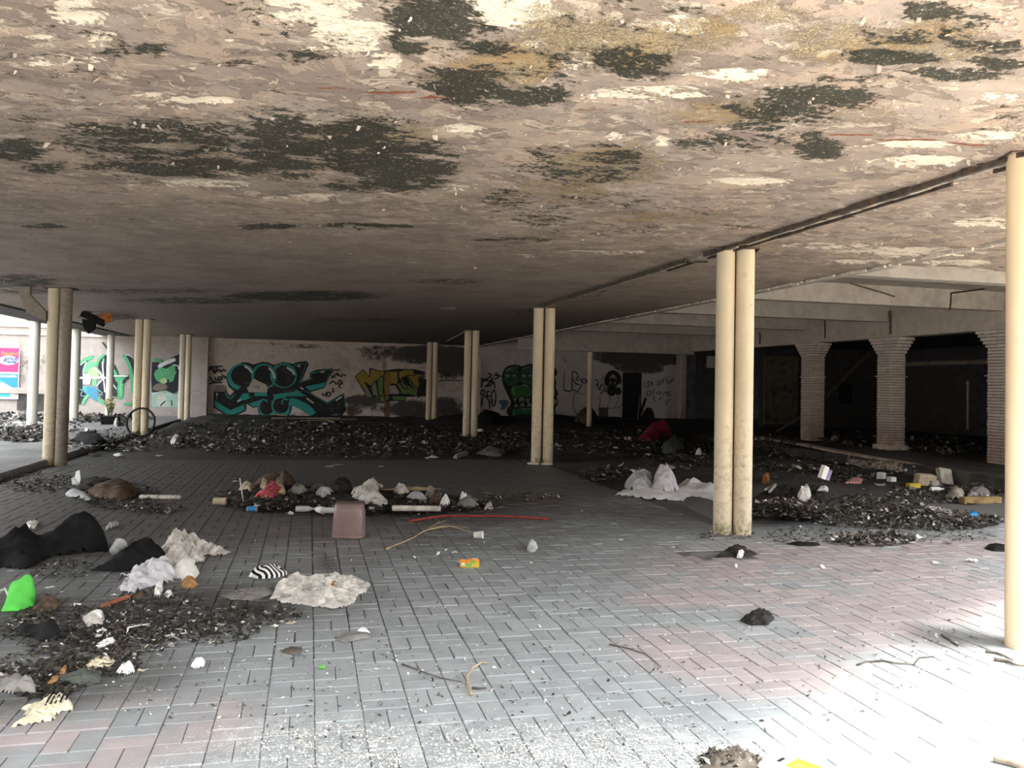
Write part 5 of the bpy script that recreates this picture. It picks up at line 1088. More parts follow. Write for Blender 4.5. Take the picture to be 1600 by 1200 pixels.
lying([(0,0),(.02,0)] + [(.024 + .008 * (i % 2), .02 + i * .028) for i in range(18)] + [(.02,.52),(0,.52)], 'foam_strip', 'ragged white foam strip lying on the dark pavers, left middle', 'foam strip', [L_OFF], 218, 780, -.2, .03)
heap('paper_clump', 'white plastic cup and tissue left of the large black garment', 'paper', [(36,826),(42,820),(50,822),(52,814),(58,818),(56,826),(44,828)], .08, L_PAPER, 126, (), 7, .8, jag=1)
heap('clear_wrapper', 'clear crumpled wrapper above the ridged cup', 'wrapper', [(164,826),(168,820),(175,821),(182,817),(185,821),(176,825),(168,829)], .05, L_CLEAR, 127, (), 7, .8, jag=1)
heap('black_bag', 'black plastic bag slumped right of the grimy column', 'bag', [(110,698),(124,686),(140,690),(160,694),(172,702),(150,704),(128,702)], .22, L_BLACK, 128, [], 6, .6)
heap('white_sheet', 'white sheet of paper half tucked in the black bag', 'paper', [(130,690),(136,681),(142,687),(140,691)], .22, L_PAPER, 129)
heap('pale_boulder', 'pale rounded sack below the bicycle tyre', 'sack', [(264,694),(270,688),(284,686),(286,693),(276,696)], .20, L_OFF, 130, (), 4, .4)
heap('white_box', 'crushed white carton behind the grimy column', 'carton', [(177,671),(178,665),(187,664),(187,671),(182,673)], .22, L_OFF, 131, (), 2, .3)
# bicycle tyre
t = link('bicycle_tyre', None); tag(t, 'black bicycle tyre leaning against a twin-pipe column', 'tyre')
mb = MB(); mb.tube([Vector((.355 * math.cos(a), 0, .355 * math.sin(a))) for a in np.linspace(0, 2 * math.pi, 49)], .024, 10, cap=False); obj('casing', mb, L_RUBBER, t, smooth=True)
mb = MB()
for a in np.linspace(0, 2 * math.pi, 73)[:-1]:
    M4 = Matrix.Rotation(a, 4, 'Y'); mb.box((.374, -.014, -.008), (.385, .014, .008), 0, M4)
tr = obj('tread', mb, L_RUBBER, t); tr['kind'] = 'stuff'
t.location = (-4.17, 22.95, .37); t.rotation_euler = (R(-8), 0, -.25)
# black crate and weeds at the third single column
mb = MB(); mb.bbox((-.26,-.17,0),(.26,.17,.24),.02); mb.box((-.20,-.18,.06),(.20,-.16,.18))
place(obj('black_crate', mb, L_BLACK), 173, 663, .2, None, 'black plastic crate at the foot of the weedy column', 'crate')
M_LEAFG = cloth('weed_green', (.10, .14, .05), .4)
w = link('weed_plant', None); tag(w, 'dry weeds growing around the single column by the crate', 'plant')
for k in range(16):
    a = rnd.uniform(0, 6.28); l = rnd.uniform(.4, .9); mb = MB(); dx, dy = math.cos(a) * .3 * l, math.sin(a) * .3 * l
    mb.tube([(0,0,0),(dx*.4,dy*.4,l*.6),(dx,dy,l)], [.012,.009,.004], 5); 
    for q in range(3): mb.add([(dx*q*.3,dy*q*.3,l*(.4+.2*q)),(dx*q*.3+.1,dy*q*.3+.02,l*(.4+.2*q)+.06),(dx*q*.3+.16,dy*q*.3,l*(.4+.2*q)+.02),(dx*q*.3+.08,dy*q*.3-.03,l*(.4+.2*q))], [(0,1,2,3)])
    obj('stem', mb, M_LEAFG if k % 2 else L_STEM, w)
w.location = (-6.75, 31.4, CONC_Z)
stick('white_branch', 'white bent pipe lying in the courtyard rubbish', 'pipe', [(-10,632,.4),(2,634,.35),(10,640,.2),(17,646,.05)], .04, L_PAPER, taper=False)
stick('white_branch', 'thin white branch in front of the first single column', 'branch', [(30,672,.1),(36,680,.05),(44,688)], .015, L_PAPER)
# planks
for k, (a, b, lab) in enumerate((((425,659),(532,661),'long weathered plank lying below the teal graffiti'), ((470,663),(556,662),'second plank crossing the long one'), ((510,660),(526,672),'short end of plank sticking out toward the hall'), ((425,655),(452,664),'wide board tilted in the rubbish below the teal graffiti'))):
    pa, pb = gp(*a), gp(*b); pa.z = gz(pa.x, pa.y) + .05; pb.z = gz(pb.x, pb.y) + .08; d = pb - pa
    mb = MB(); mb.bbox((0,-.06,-.015),(min(d.length, 3.2),.06,.02),.004); o = obj('plank', mb, L_WOOD, None, pa, (0, -.02, math.atan2(d.y, d.x))); tag(o, lab, 'plank', 'planks below the graffiti')
# right middle: white sheet and bags
heap('plastic_sheet', 'large white plastic sheet spread beside the tall twin-pipe column', 'plastic sheet', [(960,774),(975,766),(1000,766),(1050,764),(1075,758),(1100,756),(1120,764),(1122,786),(1100,780),(1078,776),(1068,784),(1050,782),(1010,780),(985,776)], .10, L_WHITE, 141, [(1108,770,.12,.2),(1078,764,.10,.15)], 8, .7, base=0)
heap('clear_bag', 'bulging clear plastic bag on the white sheet', 'bag', [(975,764),(985,755),(1005,756),(1025,766),(1020,772),(1000,772),(982,770)], .22, L_CLEAR, 143, [(1010,764,.12,.2)], 7, .8, base=.03)
heap('white_bag', 'tall white plastic bag on the white sheet', 'bag', [(1016,772),(1022,762),(1040,758),(1058,766),(1062,772),(1040,775)], .24, L_LILAC, 144, [(1036,768,.22,.16)], 6, .7, base=.03)
heap('red_bag', 'dark red plastic bag far back in the rubbish', 'bag', [(995,693),(1005,687),(1020,682),(1042,680),(1050,688),(1030,694),(1010,697)], .40, L_RED, 145, [(1038,688,.2,.35)], 6, .6)
heap('grey_green_bag', 'grey-green plastic bag in front of the dark red bag', 'bag', [(1030,706),(1045,697),(1060,697),(1070,705),(1055,712),(1036,712)], .26, L_GREYG, 146, [], 5, .5)
heap('white_cup', 'white crumpled carton behind the white sheet', 'carton', [(1086,714),(1090,708),(1096,710),(1097,714)], .16, L_PAPER, 147)
# pile beyond the tall column
heap('rubbish_mound', 'dark mound of rubbish right of the tall twin-pipe column', 'rubbish', [(1172,815),(1172,786),(1200,778),(1240,774),(1280,778),(1304,788),(1316,806),(1296,814),(1260,812),(1220,812)], .14, L_DARK, 151, [(1240,790,.12,.5),(1280,792,.10,.3)], 20, .85, jag=1, res=70)
t = heap('white_carton', 'white and lilac carton standing in the dark mound', 'carton', [(1276,798),(1280,792),(1294,793),(1294,799)], .05, L_LILAC, 152)
mb = MB(); mb.bbox((-.045,-.03,0),(.045,.03,.17),.006); obj('body', mb, L_PAPER, t, (-.02,0,.15), (.1,.35,.3)); mb = MB(); mb.bbox((-.03,-.028,0),(.03,.028,.14),.006); obj('side', mb, cloth('lilac_print', (.30,.27,.45)), t, (.06,.02,.13), (.1,.35,.3))
heap('bone_white_rags', 'white torn foam in the dark mound', 'foam', [(1244,800),(1254,793),(1268,797),(1262,803),(1250,804)], .20, L_OFF, 153, (), 9, .9, jag=1)
stick('bent_tube', 'pale bent tube end left in the dark mound', 'tube', [(1196,788,.05),(1206,778,.12),(1211,778,.14),(1210,786,.08),(1202,790,.05)], .02, L_CLEAR, taper=False)
heap('orange_ball', 'dull orange ball in the rubbish behind the tall column', 'ball', [(1190,765),(1196,758),(1203,761),(1200,767)], .14, cloth('dull_orange', (.28,.12,.04)), 154, (), 2, .1)
# right: rubble against the kerb
def block(name, label, cat, px, py, dims, mat, rz=0, rx=0, ry=0, z=None):
    mb = MB(); a, b, c = dims; mb.bbox((-a/2,-b/2,0),(a/2,b/2,c),min(dims)*.12); o = place(obj(name, mb, mat), px, py, rz, z, label, cat); o.rotation_euler = (rx, ry, rz); return o
block('concrete_block', 'buff foam block leaning against the kerb end', 'block', 1444, 757, (.30,.14,.17), L_BUFF, -.1, .2, .05)
block('curved_slab', 'curved pale slab leaning on the dark kerb', 'slab', 1478, 757, (.26,.08,.27), L_STONE, .1, -.35, .15)
block('pale_lump', 'pale broken lump between the buff block and the curved slab', 'rubble', 1456, 759, (.18,.12,.09), L_STONE, .3)
block('yellow_box', 'small yellow box in the rubble by the kerb', 'box', 1427, 764, (.19,.10,.07), L_YEL, -.1)
lying(BOT, 'milky_bottle', 'milky plastic bottle lying below the curved slab', 'bottle', [L_PAPER, L_PAPER], 1454, 764, -.05, .034)
block('fallen_plank', 'brown plank lying in the rubble left of the bright column', 'plank', 1532, 786, (.62,.10,.09), cloth('brown_plank', (.22,.155,.07)), .03)
heap('rubble_lump', 'broken concrete lumps left of the brown plank', 'rubble', [(1478,780),(1484,770),(1494,766),(1506,776),(1508,784),(1494,784)], .13, L_STONE, 161, (), 7, .6, jag=1)
heap('rubble_lump', 'grey rubble behind the brown plank', 'rubble', [(1508,778),(1516,770),(1530,768),(1548,772),(1545,778)], .11, L_GREY, 162, (), 9, .7, jag=1)
heap('blue_rag', 'bright blue plastic scrap left of the bright column', 'scrap', [(1511,808),(1516,803),(1524,802),(1529,806),(1520,810)], .05, L_BLUE, 163, (), 5, .5)
stick('rusty_wire', 'rusty piece under the bright blue scrap', 'wire', [(1512,812),(1520,815),(1528,812)], .012, L_HOSE)
stick('dark_cable', 'dark cable curving through the rubble left of the bright column', 'cable', [(1460,812),(1478,818),(1500,821),(1530,822),(1560,820)], .012, L_BLACK, taper=False)
heap('white_rag', 'torn white foam strip on the dusty floor left of the blue scrap', 'foam', [(1442,797),(1450,792),(1462,796),(1480,799),(1490,803),(1478,805),(1455,800)], .04, L_OFF, 164, (), 9, .8, jag=1)
heap('black_tray', 'black rubber scrap left of the foot of the bright column', 'scrap', [(1538,858),(1544,852),(1560,853),(1580,856),(1580,863),(1552,862)], .045, L_RUBBER, 165, (), 4, .4)
heap('rebar_clump', 'bundle of dark bent wire right of the tall twin-pipe column', 'wire', [(1228,851),(1240,847),(1278,849),(1281,853),(1250,854)], .025, L_RUBBER, 166, (), 14, .9, jag=1)
block('white_ball_can', 'white can in the rubble at the foot of the pale kerb', 'can', 1377, 750, (.11,.11,.11), L_PAPER, .4)
block('white_ball_can', 'second white can right of the first at the pale kerb', 'can', 1393, 754, (.11,.10,.08), L_PAPER, .1)
heap('pink_newspaper', 'faded pink newspaper in the rubble below the pale kerb', 'newspaper', [(1320,758),(1332,751),(1350,752),(1344,759)], .08, L_PINK, 168, (), 6, .6, jag=1)
heap('floor_mat', 'wide grey sheet lying on the raised floor in front of the middle pillar', 'sheet', [(1290,732),(1330,712),(1470,711),(1462,722),(1440,738),(1380,738)], .012, cloth('dusty_sheet', (.10,.10,.105)), 170, (), 3, .3, base=.205)
heap('pale_tent', 'pale folded card standing on the raised floor between two pillars', 'card', [(1296,704),(1304,699),(1312,704)], .18, L_STONE, 171, (), 2, .1, base=.2)
heap('white_bag', 'small white bag on the raised floor right of the middle pillar', 'bag', [(1420,703),(1424,697),(1430,703)], .16, L_PAPER, 172, (), 4, .5, base=.2)
heap('pale_stone', 'pale stone on the raised floor left of the middle pillar', 'stone', [(1315,708),(1320,704),(1328,706),(1326,710)], .10, L_STONE, 173, (), 3, .3, base=.2)
mb = MB(); a, b = Vector((14.8, 20.9, 2.55)), Vector((12.9, 24.6, .25)); mb.tube([wp(1363, 549, 19.0), wp(1270, 640, 22.2), wp(1200, 683, 24)], .045, 8); o = obj('leaning_bar', mb, M_METAL); tag(o, 'dark metal bar leaning behind the farthest brick pillar', 'bar')
mb = MB(); mb.tube([wp(1408, 569, 19.6), wp(1545, 565, 16.0)], .06, 10); o = obj('dusty_pipe', mb, M_PIPEG); tag(o, 'horizontal dusty pipe hanging in the dark room', 'pipe')
mb = MB(); mb.tube([wp(1512, 595, 17.0), wp(1512, 672, 17.0)], .03, 8); o = obj('wall_conduit', mb, M_PIPEG); tag(o, 'thin vertical conduit in the dark room at the right', 'conduit')
stick('broom_handle', 'pale broken stick standing at the dark doorway', 'stick', [(996,666),(1000,664,.95)], .03, L_WOOD, taper=False)
p0, p1 = wp(1001, 646, 32.4), wp(1009, 622, 32.6)
mb = MB(); mb.tube([p0, p1], .05, 8); o = obj('black_post', mb, L_BLACK); tag(o, 'short black stick leaning above the broken pale stick', 'stick')
heap('black_rubbish', 'black rubbish heaped at the foot of the slim column', 'rubbish', [(895,668),(905,664),(925,663),(936,668),(915,672)], .55, L_BROWN, 175, (), 8, .7, jag=1)
heap('black_rubbish', 'black jagged rubbish right of the white corner post', 'rubbish', [(744,667),(752,660),(775,662),(790,668),(765,671)], .45, L_BLACK, 176, (), 8, .9, jag=1.5)
heap('black_rubbish', 'black rubbish piled by the doorway in the grey wall', 'rubbish', [(1000,667),(1012,662),(1022,664),(1026,668)], .55, L_DARK, 177, (), 8, .8, jag=1)
heap('grey_sack', 'flat grey sack on the floor left of the tiled-foot column', 'sack', [(744,710),(756,703),(775,703),(790,707),(784,713),(765,713)], .12, L_GREY, 178, (), 7, .6)
heap('board_end', 'pale flat board end left of the flat grey sack', 'board', [(708,715),(716,711),(733,708),(728,714),(712,718)], .08, L_STONE, 179, (), 2, .2)
stick('white_tile', 'white strip at the foot of the column by the corner post', 'strip', [(743,679,.02),(754,680,.02)], .05, L_PAPER, taper=False)

# ------------------------------------------------------------------ things on and under the ceiling
t = link('broken_lamp', None); tag(t, 'broken lamp housing hanging from the ceiling at the left', 'lamp'); q = cp(150, 487)
mb = MB(); mb.bbox((-.28,-.1,-.16),(.25,.1,.0),.02); obj('housing', mb, L_BLACK, t, (0,0,-.06), (0,.45,0))
mb = MB(); mb.add([(-.30,-.1,-.02),(.02,-.1,.04),(.02,.1,.04),(-.30,.1,-.02),(-.36,-.1,-.14),(-.36,.1,-.14)], [(0,1,2,3),(0,3,5,4)]); obj('torn_cover', mb, L_PAPER, t)
mb = MB(); mb.add([(-.2,-.08,-.1),(.1,-.08,-.14),(.06,-.1,-.34),(-.06,-.06,-.44),(-.16,-.06,-.32),(-.2,.06,-.1),(.1,.06,-.14),(.06,.05,-.34),(-.06,.04,-.44),(-.16,.05,-.32)], [(0,1,2,3,4),(9,8,7,6,5),(0,5,6,1),(1,6,7,2),(2,7,8,3),(3,8,9,4),(4,9,5,0)]); obj('dangling_flap', mb, L_BLACK, t, (-.08,0,-.05))
mb = MB(); mb.bbox((0,-.09,-.26),(.26,.05,-.04),.03); obj('orange_box', mb, cloth('rust_orange', (.42,.14,.05)), t, (.05,0,-.01), (0,-.3,.1))
t.location = (q.x, q.y, HC - .03)
t = link('lamp_socket', None); tag(t, 'round recessed socket with a white liner in the near ceiling', 'fitting'); q = cp(1030, 206)
mb = MB(); mb.lathe([(.055,.02),(.060,-.012),(.045,-.014),(.042,.02)], 24); obj('collar', mb, M_CEIL, t, smooth=True)
mb = MB(); mb.lathe([(0,-.001),(.045,-.003)], 24); obj('hole', mb, L_BLACK, t)
mb = MB(); mb.lathe([(.03,-.015),(.05,-.02)], 12, 0, Matrix.Rotation(3.6, 4, 'Z')); t.location = (q.x, q.y, HC); t.rotation_euler = (R(10), 0, 0)
def hang(name, label, p, q, r=.012, mat=None):
    mb = MB(); m = (Vector(p) + Vector(q)) / 2 + Vector((.01, 0, 0)); mb.tube([p, m, q], r, 6); return tag(obj(name, mb, mat or M_METAL), label, 'rod')
def xp(x, y, X):
    r = ray(x, y); t = X / r[0]; return Vector((X, r[1] * t, EYE + r[2] * t))
hang('hanging_rod', 'thin vertical rod on the lintel, left of the pale light patch', xp(1288, 490, 12.67), xp(1289, 529, 12.67), .02)
hang('hanging_rod', 'short vertical rod on the lintel right of the tall column', xp(1187, 520, 12.67), xp(1187, 537, 12.67), .025)
hang('hanging_rod', 'vertical seam strip on the lintel above the middle pillar', xp(1391, 486, 12.67), xp(1391, 522, 12.67), .025)
hang('bent_wire', 'loose bent wire under the beams right of the tall column', wp(1330, 443, 10.4), wp(1397, 463, 12.2), .015)
hang('bent_wire', 'dark cable drooping below the beam at the far right', wp(1486, 458, 12.0), wp(1540, 451, 11.0), .015)
hang('bent_wire', 'cable dropping from the beam to the lintel at the far right', wp(1486, 458, 12.0), wp(1484, 484, 13.0), .014)
hang('bent_wire', 'dark rod hanging from the conduit left of the tall column', cp(1062, 409), gp(1106, 409, HC - .05), .012)
hang('bent_wire', 'short rod hanging under the ceiling between two columns', cp(945, 454), gp(928, 466, HC - .12), .016)
hang('bent_wire', 'bent rod end under the ceiling left of the tiled-foot column', cp(806, 485), gp(818, 499, HC - .2), .018)
hang('bent_wire', 'dark stick stuck on the courtyard wall by the weedy column', wp(160, 535, 32.93), wp(168, 546, 32.93), .03)
hang('fallen_strip', 'pale cable hanging in a curve near the fourth column', gp(730, 516, HC - .05), gp(698, 533, HC - .06), .02, L_STONE)

# ------------------------------------------------------------------ scattered scraps
SCR = []; SHAPE = ['flat', 'curled', 'folded', 'crumpled', 'torn']
for k in range(10):
    r2 = np.random.RandomState(k); nx, ny = 5, 4; V = []; w, h = r2.uniform(.8, 1.2), r2.uniform(.4, .8); kind_ = k % 5
    for j in range(ny):
        for i in range(nx):
            u, v = i / (nx - 1) - .5, j / (ny - 1) - .5; x, y = u * w, v * h; z = .03 + .03 * r2.rand()
            if kind_ == 1: z += .9 * u * u + .2 * v
            elif kind_ == 2: z += .35 - .7 * abs(u)
            elif kind_ == 3: z += .40 * r2.rand() * (1 - abs(u)); x *= .8
            elif kind_ == 4: x += .22 * r2.uniform(-1, 1); y += .22 * r2.uniform(-1, 1); z += .10 * r2.rand()
            V.append((x, y, z))
    mb = MB(); mb.add(V, [(j*nx+i, j*nx+i+1, (j+1)*nx+i+1, (j+1)*nx+i) for j in range(ny-1) for i in range(nx-1)]); SCR.append(mb)
LAND = [(x, y, n) for x, y, n in [(85,860,'the large black garment'),(222,880,'the smaller black garment'),(300,862,'the crumpled off-white cloth'),(230,910,'the lilac bag'),(30,945,'the green bag'),(500,928,'the flattened shirt'),(418,895,'the striped beanie'),(145,972,'the striped magazine'),(165,1008,'the blue-marked wrapper'),
        (60,994,'the black shoe'),(155,1042,'the torn cream paper'),(75,1115,'the torn cream cloth'),(250,985,'the white cable loop'),(390,925,'the dark rag'),(200,1048,'the white tissue'),(546,830,'the upturned bin'),(420,787,'the red and white cloth'),(386,793,'the blue can'),(475,791,'the clear bottle'),(640,790,'the plastic pipe'),
        (580,785,'the crumpled white sheet'),(750,812,'the red hose'),(695,794,'the crumpled paper on the mound'),(440,762,'the brown sacking'),(335,780,'the cardboard tube'),(845,700,'the tiled-foot column'),(735,660,'the fourth pipe column'),(675,650,'the farthest middle column'),(228,660,'the bicycle tyre'),(288,640,'the farthest left column'),
        (85,700,'the grimy column'),(50,650,'the first single column'),(117,650,'the second single column'),(172,655,'the black crate'),(140,695,'the black bag'),(480,660,'the long plank'),(370,650,'the teal lettering'),(610,650,'the rust streak'),(765,705,'the flat grey sack'),(930,655,'the slim column'),(988,655,'the grey-wall doorway'),
        (1020,685,'the dark red bag'),(1050,704,'the grey-green bag'),(1036,765,'the tall white bag'),(1145,800,'the tall twin-pipe column'),(1285,795,'the white and lilac carton'),(1240,795,'the mound by the tall column'),(1345,755,'the pink newspaper'),(1385,750,'the white cans'),(1427,761,'the yellow box'),(1444,747,'the buff block'),
        (1478,747,'the curved slab'),(1530,780,'the brown plank'),(1520,806,'the bright blue scrap'),(1465,799,'the torn foam strip'),(1255,850,'the bundle of bent wire'),(1260,680,'the farthest brick pillar'),(1388,700,'the middle brick pillar'),(1555,715,'the half-hidden brick pillar'),(1322,615,'the small dark window'),(1305,702,'the pale tent of card')]]
USED = set()
def where_label(px, py, colr, k, size):
    c = sorted(LAND, key=lambda q: math.hypot(q[0] - px, (q[1] - py) * 3))
    for lx, ly, n in c[:8]:
        dx, dy = px - lx, (py - ly) * 3
        d = ('left of' if dx < 0 else 'right of') if abs(dx) > abs(dy) else ('in front of' if dy > 0 else 'behind')
        for sz in (('tiny' if size < 7 else 'small' if size < 10 else 'larger'),):
            l = '%s %s %s scrap %s %s' % (sz, SHAPE[k % 5], colr, d, n)
            if l not in USED: USED.add(l); return l
    return l
SMAT = {'white': L_PAPER, 'pale grey': L_CLEAR, 'cream': L_CREAM, 'brown': L_BROWN, 'grey': L_GREY, 'dark': L_DARK}
SMESH = {}
def scrap(px, py, size, colr, label, group):
    k = rnd.randrange(10)
    if label is None: label = where_label(px, py, colr, k, size)
    if (k, colr) not in SMESH: SMESH[(k, colr)] = mesh('scrap', SCR[k], SMAT[colr])
    p = gp(px, py); z = gz(p.x, p.y)
    if z > .03: p = gp(px, py, z)
    o = link('paper_scrap', SMESH[(k, colr)], None, (p.x, p.y, z), (0, 0, rnd.uniform(0, 6.28))); s = size * p.length / F
    o.scale = (s, s, s * rnd.uniform(.6, 1.3)); return tag(o, label, 'scrap', group)
ONE = [(16,892,7,'white','white scrap below the left end of the large black garment'),(117,893,6,'white','tiny white scrap below the right end of the large black garment'),(78,918,12,'white','pale oval scrap above the green bag'),(97,925,6,'white','tiny scrap right of the pale oval scrap'),
       (178,930,7,'white','little curl of paper left of the terracotta strip'),(118,947,14,'white','white torn scrap right of the dark curled leaves'),(55,966,10,'white','white scrap just below the green bag'),(175,974,14,'white','white folded scrap right of the striped magazine'),(158,988,16,'white','long white scrap below the striped magazine'),
       (248,955,14,'white','white star-shaped scrap below the curled peels'),(220,998,15,'white','white capsule inside the white cable loop'),(228,973,14,'white','white scrap at the upper end of the cable loop'),(248,986,18,'pale grey','pale flat scrap right of the cable loop'),(270,1001,20,'pale grey','clear plastic tray piece below the cable loop end'),
       (345,976,13,'white','bright white scrap left of the dark rag litter'),(338,988,14,'white','white scrap at the lower edge of the litter below the rag'),(415,962,14,'white','folded white cup piece below the flattened shirt'),(437,962,7,'white','tiny white scrap right of the folded cup piece'),(455,973,18,'cream','tan paper below the flattened shirt'),
       (222,1048,10,'cream','small cream scrap right of the white tissue'),(330,1003,16,'white','white twig-like strip right of the plastic tray piece'),(375,1035,14,'white','thin white strip on the pavers right of the lone tissue'),(422,1031,7,'white','small white chip near the dry weed'),(390,997,14,'pale grey','pale strip below the dark rag litter'),
       (588,1045,7,'white','white chip right of the tiny green cap'),(512,1053,5,'white','tiny chip below the green cap'),(441,1092,7,'white','white chip on the near pavers, left of centre'),(620,1032,6,'white','chip above the long thin twig'),(772,1044,7,'white','chip right of the curved stick tip'),
       (842,980,9,'white','white pebble casting a dark shadow in the centre'),(716,878,6,'white','white chip left of the drink carton'),(710,864,11,'white','crumpled scrap above the drink carton'),(698,860,7,'white','little standing scrap left of the crumpled scrap'),(686,866,12,'white','pale scrap pile right of the reed'),(646,872,9,'white','white pointed scrap below the reed'),
       (595,729,12,'white','white scrap on the dark floor far behind the bin'),(515,730,14,'white','bright white scrap in the dark middle distance'),(528,727,18,'pale grey','pale strip right of the bright white scrap'),(675,717,20,'white','white crumpled scraps in the dark middle distance, left of the board end'),(628,692,12,'white','white scrap above those scraps'),
       (185,714,16,'white','white double scrap right of the grimy column'),(150,712,16,'white','white strip right of the grimy column foot'),(248,713,12,'white','white scrap between bicycle tyre and mound'),(210,703,16,'white','white scraps below the bicycle tyre'),(368,753,10,'white','white leaf-like scrap above the mound'),(340,766,8,'white','small white scrap left of the mound'),
       (452,804,12,'white','white scrap in front of the mound, below the bottle'),(830,880,5,'white','tiny chip below the crumpled clear bag'),(850,722,6,'white','chip left of the tiled column foot'),(970,844,8,'white','white chip on the dusty floor before the white sheet'),(1283,887,14,'white','flat white scrap on the pink pavers below the mound'),
       (1150,886,9,'white','flat white chip below the sunken hole'),(1375,893,15,'white','white torn scrap on the pink pavers'),(1422,847,16,'white','white flat plate on the dusty floor'),(1440,841,14,'white','second white flat plate above the first'),(1518,878,16,'white','white scrap left of the bright column on the pavers'),(1187,848,9,'white','white lump at the foot of the tall column'),
       (1295,782,14,'white','white strip lying behind the white and lilac carton'),(1462,880,14,'white','thin white strip on the pavers left of the bright column'),(1358,846,20,'pale grey','pale crushed foam on the dusty floor'),(960,818,7,'white','chip at the left of the white plastic sheet'),(910,800,6,'white','chip beyond the end of the red hose'),(1052,855,10,'white','flat scrap left of the sunken hole')]
for s in ONE: scrap(*s, None)
ZONES = [('small paper scrap in the leaf litter of the left foreground', 'scraps in the left foreground litter', [(230,985,80,28),(330,965,60,18),(420,968,40,12),(180,1010,60,25),(120,1050,60,22)], 34, (5, 11), ['white','white','cream','pale grey','brown']),
         ('small scrap in the dark mound behind the upturned bin', 'scraps in the dark mound', [(430,785,90,14),(640,790,90,12)], 22, (6, 13), ['white','pale grey','grey','brown']),
         ('small scrap on the dark floor along the back wall below the graffiti', 'scraps below the graffiti', [(380,680,100,16),(620,685,80,16),(470,667,60,8)], 38, (5, 12), ['white','white','pale grey','grey']),
         ('small scrap among the rubbish in front of the grey wall', 'scraps before the grey wall', [(960,690,80,18),(1060,715,50,18),(960,738,40,8),(900,690,40,20)], 36, (5, 12), ['white','white','pale grey','grey']),
         ('small scrap among the rubble along the kerb', 'scraps along the kerb', [(1300,735,110,16),(1420,770,90,14),(1240,730,50,14)], 34, (5, 13), ['white','pale grey','cream','grey']),
         ('small scrap on the dusty floor between tall column and bright column', 'scraps on the dusty floor', [(1450,812,90,14),(1350,820,60,14),(1240,800,50,12)], 32, (5, 12), ['white','white','pale grey','grey']),
         ('small scrap near the left columns and the courtyard edge', 'scraps by the left columns', [(200,690,80,16),(60,655,60,8),(300,690,40,14)], 30, (5, 11), ['white','white','pale grey','grey']),
         ('small scrap in the dark room behind the brick pillars', 'scraps in the dark room', [(1330,685,50,9),(1470,695,50,10),(1200,690,40,8)], 22, (5, 10), ['white','pale grey','grey'])]
for lab, grp, els, n, (s0, s1), cols in ZONES:
    for k in range(n):
        e = els[rnd.randrange(len(els))]; a = rnd.uniform(0, 6.28); q = math.sqrt(rnd.random())
        scrap(e[0] + e[2] * q * math.cos(a), e[1] + e[3] * q * math.sin(a), rnd.uniform(s0, s1), cols[rnd.randrange(len(cols))], None, grp)

# fine litter nobody could count
PAL = [(.03,.028,.025)] * 5 + [(.06,.05,.04)] * 4 + [(.11,.085,.06)] * 2 + [(.2,.18,.155)] * 2 + [(.42,.40,.37)] * 2 + [(.66,.65,.62)] * 1
PALD = [(.022,.02,.018)] * 9 + [(.045,.038,.03)] * 7 + [(.085,.068,.05)] * 4 + [(.16,.145,.125)] * 2 + [(.36,.34,.31)] * 1 + [(.6,.59,.56)] * 1
def litter(name, label, els, n, s0, s1, seed, pal=PAL, hz=.02, cat='litter'):
    r2 = random.Random(seed); mb = MB(); wts = [e[2] * e[3] for e in els]
    for k in range(n):
        e = r2.choices(els, wts)[0]; a = r2.uniform(0, 6.28); q = r2.random() ** .6
        px, py = e[0] + e[2] * q * math.cos(a), e[1] + e[3] * q * math.sin(a)
        if py < 634: continue
        p = gp(px, py); z = gz(p.x, p.y)
        if z > .03: p = gp(px, py, z)
        if p.y > 32.8 or p.y < 1: continue
        s = r2.uniform(s0, s1); w = s * r2.uniform(.25, .8); th = r2.uniform(0, 6.28); c, sn = math.cos(th), math.sin(th); zz = z + r2.random() ** 2 * hz + .002
        def L(u, v, h): return (p.x + u * c - v * sn, p.y + u * sn + v * c, zz + h)
        h0 = abs(r2.gauss(0, .3)) * s; h1 = abs(r2.gauss(0, .3)) * s; h2 = abs(r2.gauss(0, .2)) * s
        mb.add([L(-s/2,-w/2,0), L(0,-w/2*r2.uniform(.6,1.4),h2), L(s/2,-w/3,h0), L(s/2,w/2,h1), L(0,w/2*r2.uniform(.6,1.4),h2*.7), L(-s/2,w/3,h2*.3)], [(0,1,4,5),(1,2,3,4)], 0, pal[r2.randrange(len(pal))])
    o = obj(name, mb, M_SCRAP); return tag(o, label, cat, None, 'stuff')
litter('leaf_litter', 'fine dark leaf litter in the left foreground', [(110,985,110,34),(240,965,110,28),(400,962,70,18),(70,1055,75,40),(160,1035,60,26),(200,1000,80,26),(330,985,80,22),(95,890,60,16),(250,935,60,12)], 4300, .008, .045, 1, PALD)
litter('mound_litter', 'fine litter around the dark mound behind the bin', [(440,780,110,20),(620,790,120,18),(720,792,70,12),(820,778,60,7),(180,775,70,22),(60,755,60,16),(240,795,50,10)], 4500, .012, .07, 2, PALD)
litter('far_litter', 'fine litter along the back of the hall', [(400,672,130,16),(630,688,110,18),(960,692,110,22),(1060,710,70,24),(200,688,130,18),(60,668,70,14),(960,742,50,12),(800,690,90,18),(500,670,90,12),(560,690,300,26)], 10000, .025, .14, 3, PALD + PAL, .03)
litter('courtyard_litter', 'rubbish spread over the courtyard ground', [(40,650,60,9),(110,655,60,8),(-40,655,60,10),(180,655,60,6),(30,680,50,12)], 3000, .04, .2, 4, PALD, .08)
litter('rubble_litter', 'fine rubble between the tall column and the kerb', [(1240,796,75,20),(1300,735,130,20),(1480,772,90,18),(1450,815,120,16),(1360,845,70,10),(1340,800,120,24),(1180,720,80,20),(1240,796,75,20)], 8500, .012, .085, 5, PALD + PAL)
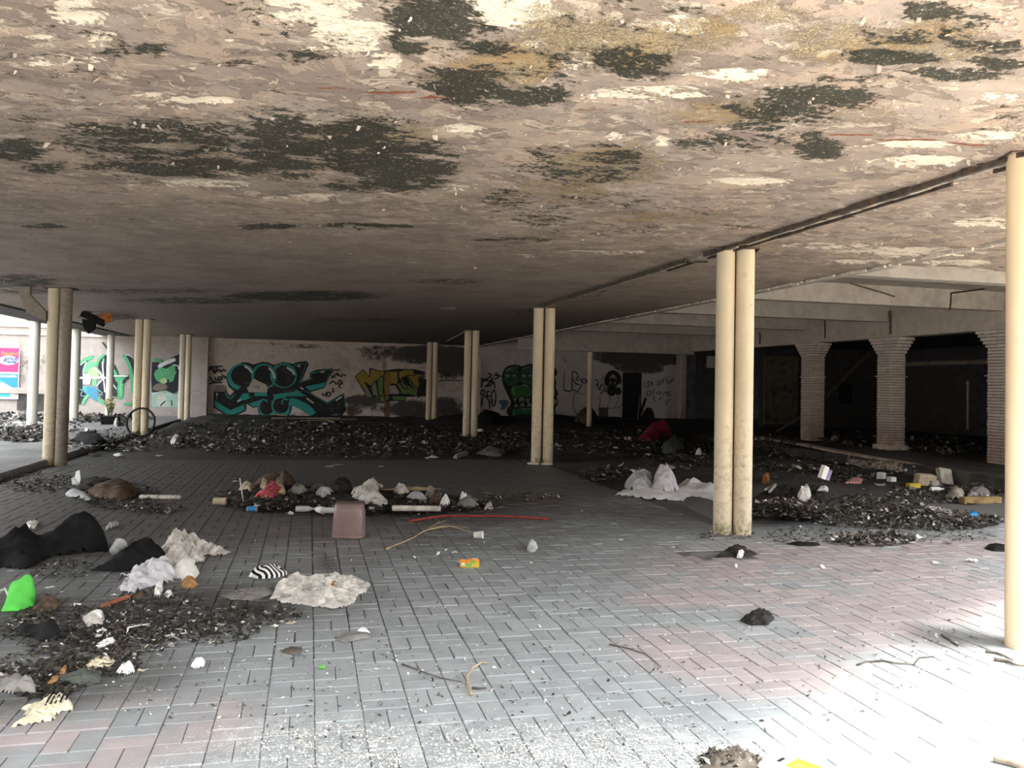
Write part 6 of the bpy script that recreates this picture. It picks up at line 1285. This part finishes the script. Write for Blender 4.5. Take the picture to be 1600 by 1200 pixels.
litter('dusty_litter', 'sparse crumbs on the dusty floor right of the tall column', [(1300,838,130,14),(1450,835,110,16),(1120,838,60,8)], 900, .01, .05, 15, PALD + PAL)
litter('room_litter', 'rubbish on the raised floor behind the brick pillars', [(1330,686,50,12),(1480,698,70,14),(1200,690,50,10),(1400,690,120,12)], 2600, .03, .14, 6, PALD, .06)
litter('near_litter', 'bark and straw crumbs at the bottom edge', [(1140,1190,46,13)], 600, .008, .04, 7)
litter('dust_crumbs', 'sparse crumbs over the open pavers', [(800,960,760,220),(500,860,420,110),(700,1050,600,130),(1300,930,300,110)], 2600, .006, .022, 8, PAL + [(.7,.7,.67)] * 8, .002)
litter('paint_chips', 'white paint chips fallen on the near pavers', [(560,1168,190,34),(1010,1155,110,40),(830,1165,120,34),(1130,1180,80,26),(900,1190,400,20)], 3600, .005, .016, 9, [(.75,.74,.70), (.6,.6,.57), (.8,.79,.74)], .001)
litter('stray_chips', 'stray white chips over the near pavers', [(700,1080,560,110)], 420, .005, .012, 19, [(.75,.74,.70), (.6,.6,.57)], .001)
# curling paint flakes under the ceiling
r2 = random.Random(5); mb = MB()
for k in range(480):
    px, py = r2.uniform(-40, 1640), 20 + 430 * r2.random() ** .8; p = cp(px, py)
    if not (XC0 + .1 < p.x < 13.5) or p.y > 20 or p.y < 1.2 or (p.x > 6.4 and p.y > 8.3): continue
    s = r2.uniform(.008, .03) * (1 + p.y * .06); th = r2.uniform(0, 6.28); c, sn = math.cos(th), math.sin(th); w = s * r2.uniform(.3, .9)
    def L(u, v, h): return (p.x + u * c - v * sn, p.y + u * sn + v * c, HC + .004 - h)
    h = s * r2.uniform(.15, .7)
    mb.add([L(-s/2,-w/2,-.012), L(0,-w/2,.006), L(s/2,-w/3,h), L(s/2,w/3,h*r2.uniform(.6,1.2)), L(0,w/2,.006), L(-s/2,w/2,-.012)], [(0,1,4,5),(1,2,3,4)], 0, r2.choice([(.58,.50,.42),(.66,.58,.48),(.48,.42,.37),(.42,.37,.34),(.40,.35,.31)]))
fl = obj('paint_flakes', mb, M_SCRAP, cl); fl['kind'] = 'stuff'
